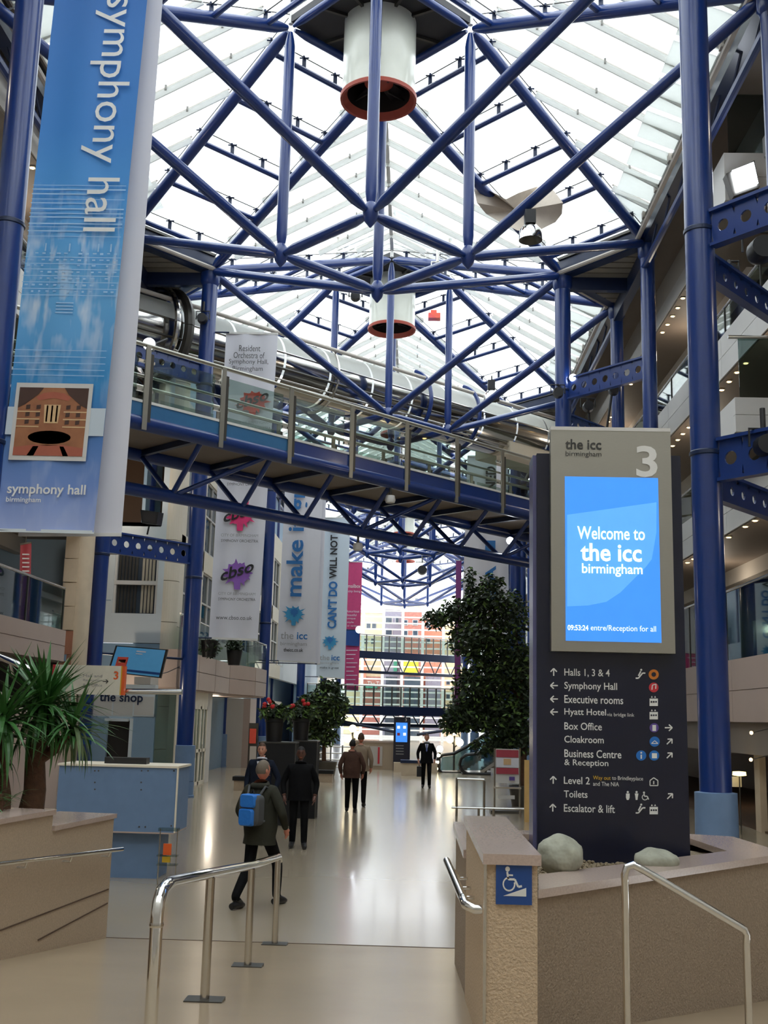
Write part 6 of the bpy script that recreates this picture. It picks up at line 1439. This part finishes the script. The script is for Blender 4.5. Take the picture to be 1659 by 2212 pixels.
    # hair cap
    hv = MB().ball((0, 0, 0), 1, 24, 18); keep = []
    for f in hv.f:
        c = sum((V(hv.v[i]) for i in f), V()) / len(f)
        if c.z > (.5 if c.y < -.3 else .05 if c.y < .2 else -.35): keep.append(f)
    mbh = MB(); mbh.add([hw_(headp(V(v)) * 1.07 + V((0, .004, .004))) for v in hv.v], keep)
    mbh.build('hair', hair, e, smooth=True)
    for s_ in (-1, 1):
        MB().ball(hw_(V((.031 * s_, -.087, .006))), .009, 8, 6).build('eye', 'text_black', e, smooth=True); MB().beam(hw_(V((.014 * s_, -.098, .03))), hw_(V((.048 * s_, -.086, .031))), .008, .007).build('eyebrow', hair, e)
    MB().beam(hw_(V((-.024, -.093, -.062))), hw_(V((.024, -.093, -.062))), .008, .009).build('mouth', 'photo_red', e)
    for n in 'LR':
        a_, t2 = J['an' + n], J['to' + n]; zf = 0
        MB().path([V((a_.x, a_.y + .06, .045)), V((a_.x, a_.y, .055)), V((t2.x, t2.y + .04, .045)), V((t2.x, t2.y - .03, .032))], [.038, .045, .046, .028], 12).build('shoe', shoes, e, smooth=True)
    e.location = loc; e.rotation_euler = (0, 0, ang); e.scale = (k, k, k)
    return e
p = PZ(562, 1950, 0)
bp1 = person(V((p.x, 14.35, 0)), PI - .45, 1.76, 'skin_ruddy', 'cloth_olive', 'cloth_black', 'black_plastic', 'hair_grey', 'man in olive parka walking away with a blue rucksack', -.3, ((.16, .09), (.12, .09)), .76, 1.2, head_turn=-.25)
# hood and rucksack
MB().path([V((.10 * math.cos(a), .075 * math.sin(a) + .03, 1.475)) for a in [2 * PI * q / 18 for q in range(18)]], .04, 10, closed=True).build('hood', 'cloth_olive', bp1, smooth=True).location = (0, 0, 0)
rs = empty('rucksack', (0, 0, 0), 'small bright blue and grey rucksack on the back of the man in olive', 'bag')
def rbox(x0, x1, y0, y1, z0, z1, m, nm, parent, r=.04):
    mb = MB(); n = 6; pr = []
    for cx, cz, a0 in ((x1 - r, z1 - r, 0), (x0 + r, z1 - r, 90), (x0 + r, z0 + r, 180), (x1 - r, z0 + r, 270)):
        for q in range(n): a = math.radians(a0 + 90 * q / (n - 1)); pr.append((cx + r * math.cos(a), cz + r * math.sin(a)))
    N = len(pr); cx, cz = (x0 + x1) / 2, (z0 + z1) / 2; vs = [(x, y0, z) for x, z in pr] + [(x, y1 - .03, z) for x, z in pr] + [(cx + (x - cx) * .82, y1, cz + (z - cz) * .86) for x, z in pr]
    mb.add(vs, [tuple(range(N))] + [(i, N + i, N + (i + 1) % N, (i + 1) % N) for i in range(N)] + [(N + i, 2 * N + i, 2 * N + (i + 1) % N, N + (i + 1) % N) for i in range(N)] + [tuple(range(2 * N, 3 * N))[::-1]]); return mb.build(nm, m, parent, smooth=True)
rbox(-.15, .15, .15, .30, 1.0, 1.38, 'pack_grey', 'main_bag', rs, .07); rbox(-.10, .12, .20, .34, 1.0, 1.21, 'pack_blue', 'front_pocket', rs); rbox(-.12, .12, .18, .325, 1.22, 1.385, 'pack_blue', 'top_flap', rs)
MB().path([V((-.03, .2, 1.38)), V((0, .19, 1.43)), V((.03, .2, 1.38))], .012, 8).build('grab_loop', 'black_fabric', rs, smooth=True)
for s_ in (-1, 1): MB().path([V((.09 * s_, .17, 1.37)), V((.12 * s_, .1, 1.47)), V((.14 * s_, -.1, 1.42)), V((.15 * s_, -.15, 1.25)), V((.16 * s_, 0, 1.1)), V((.14 * s_, .16, 1.05))], .016, 8).build('strap', 'pack_grey', rs, smooth=True)
rs.location = bp1.location; rs.rotation_euler = bp1.rotation_euler; rs.scale = bp1.scale
p = PZ(645, 1830, 0)
person(V((p.x, 20.6, 0)), .1, 1.77, 'skin_dark', 'cloth_black', 'cloth_black', 'black_plastic', 'hair_black', 'man all in black walking towards the viewer, hands at his pockets', .06, ((.02, .06), (.02, .06)), .84, 1.08)
p = PZ(567, 1606, 1.80)
person(V((p.x, p.y, 0)), -.1, 1.80, 'skin', 'cloth_navy', 'cloth_black', 'black_plastic', 'hair_brown', 'man in navy coat and white shirt facing the viewer, behind the rucksack man', .1, ((.03, .08), (.03, .02)), .84, 1.05, shirt='shirt_white', tie='tie_blue')
p = PZ(759, 1752, 0)
person(V((p.x, 28.5, 0)), PI, 1.76, 'skin_ruddy', 'cloth_brown', 'cloth_black', 'black_plastic', 'hair_black', 'person in brown jacket and dark trousers walking away in mid hall', .12, ((.05, .06), (.05, .06)), .84, 1.2)
p = PY(777, 1700, 30.3)
person(V((p.x, 30.3, 0)), PI, 1.9, 'skin_ruddy', 'cloth_beige', 'cloth_black', 'black_plastic', 'hair_brown', 'person in beige jacket half hidden beside the person in brown', .12, ((.05, .03), (.05, .03)), .86, 1.0)
p = PZ(920, 1701, 0)
person(V((p.x, 38.9, 0)), 0, 1.80, 'skin', 'cloth_black', 'cloth_black', 'black_plastic', 'hair_brown', 'man in dark suit and light shirt walking towards the viewer, far right of centre', .1, ((.02, .05), (.02, .05)), .82, 1.0, shirt='shirt_white', tie='tie_blue')
p = PY(904, 1668, 38.8); e = empty('briefcase', V((p.x, 38.8, .35)), 'dark case carried by the man in the suit', 'bag'); B('case', 'black_plastic', e, p.x - .06, p.x + .1, 38.7, 39.0, .38, .72); MB().path([V((p.x, 38.8, .72)), V((p.x + .02, 38.8, .8)), V((p.x + .04, 38.8, .72))], .012, 6).build('handle', 'black_plastic', e)
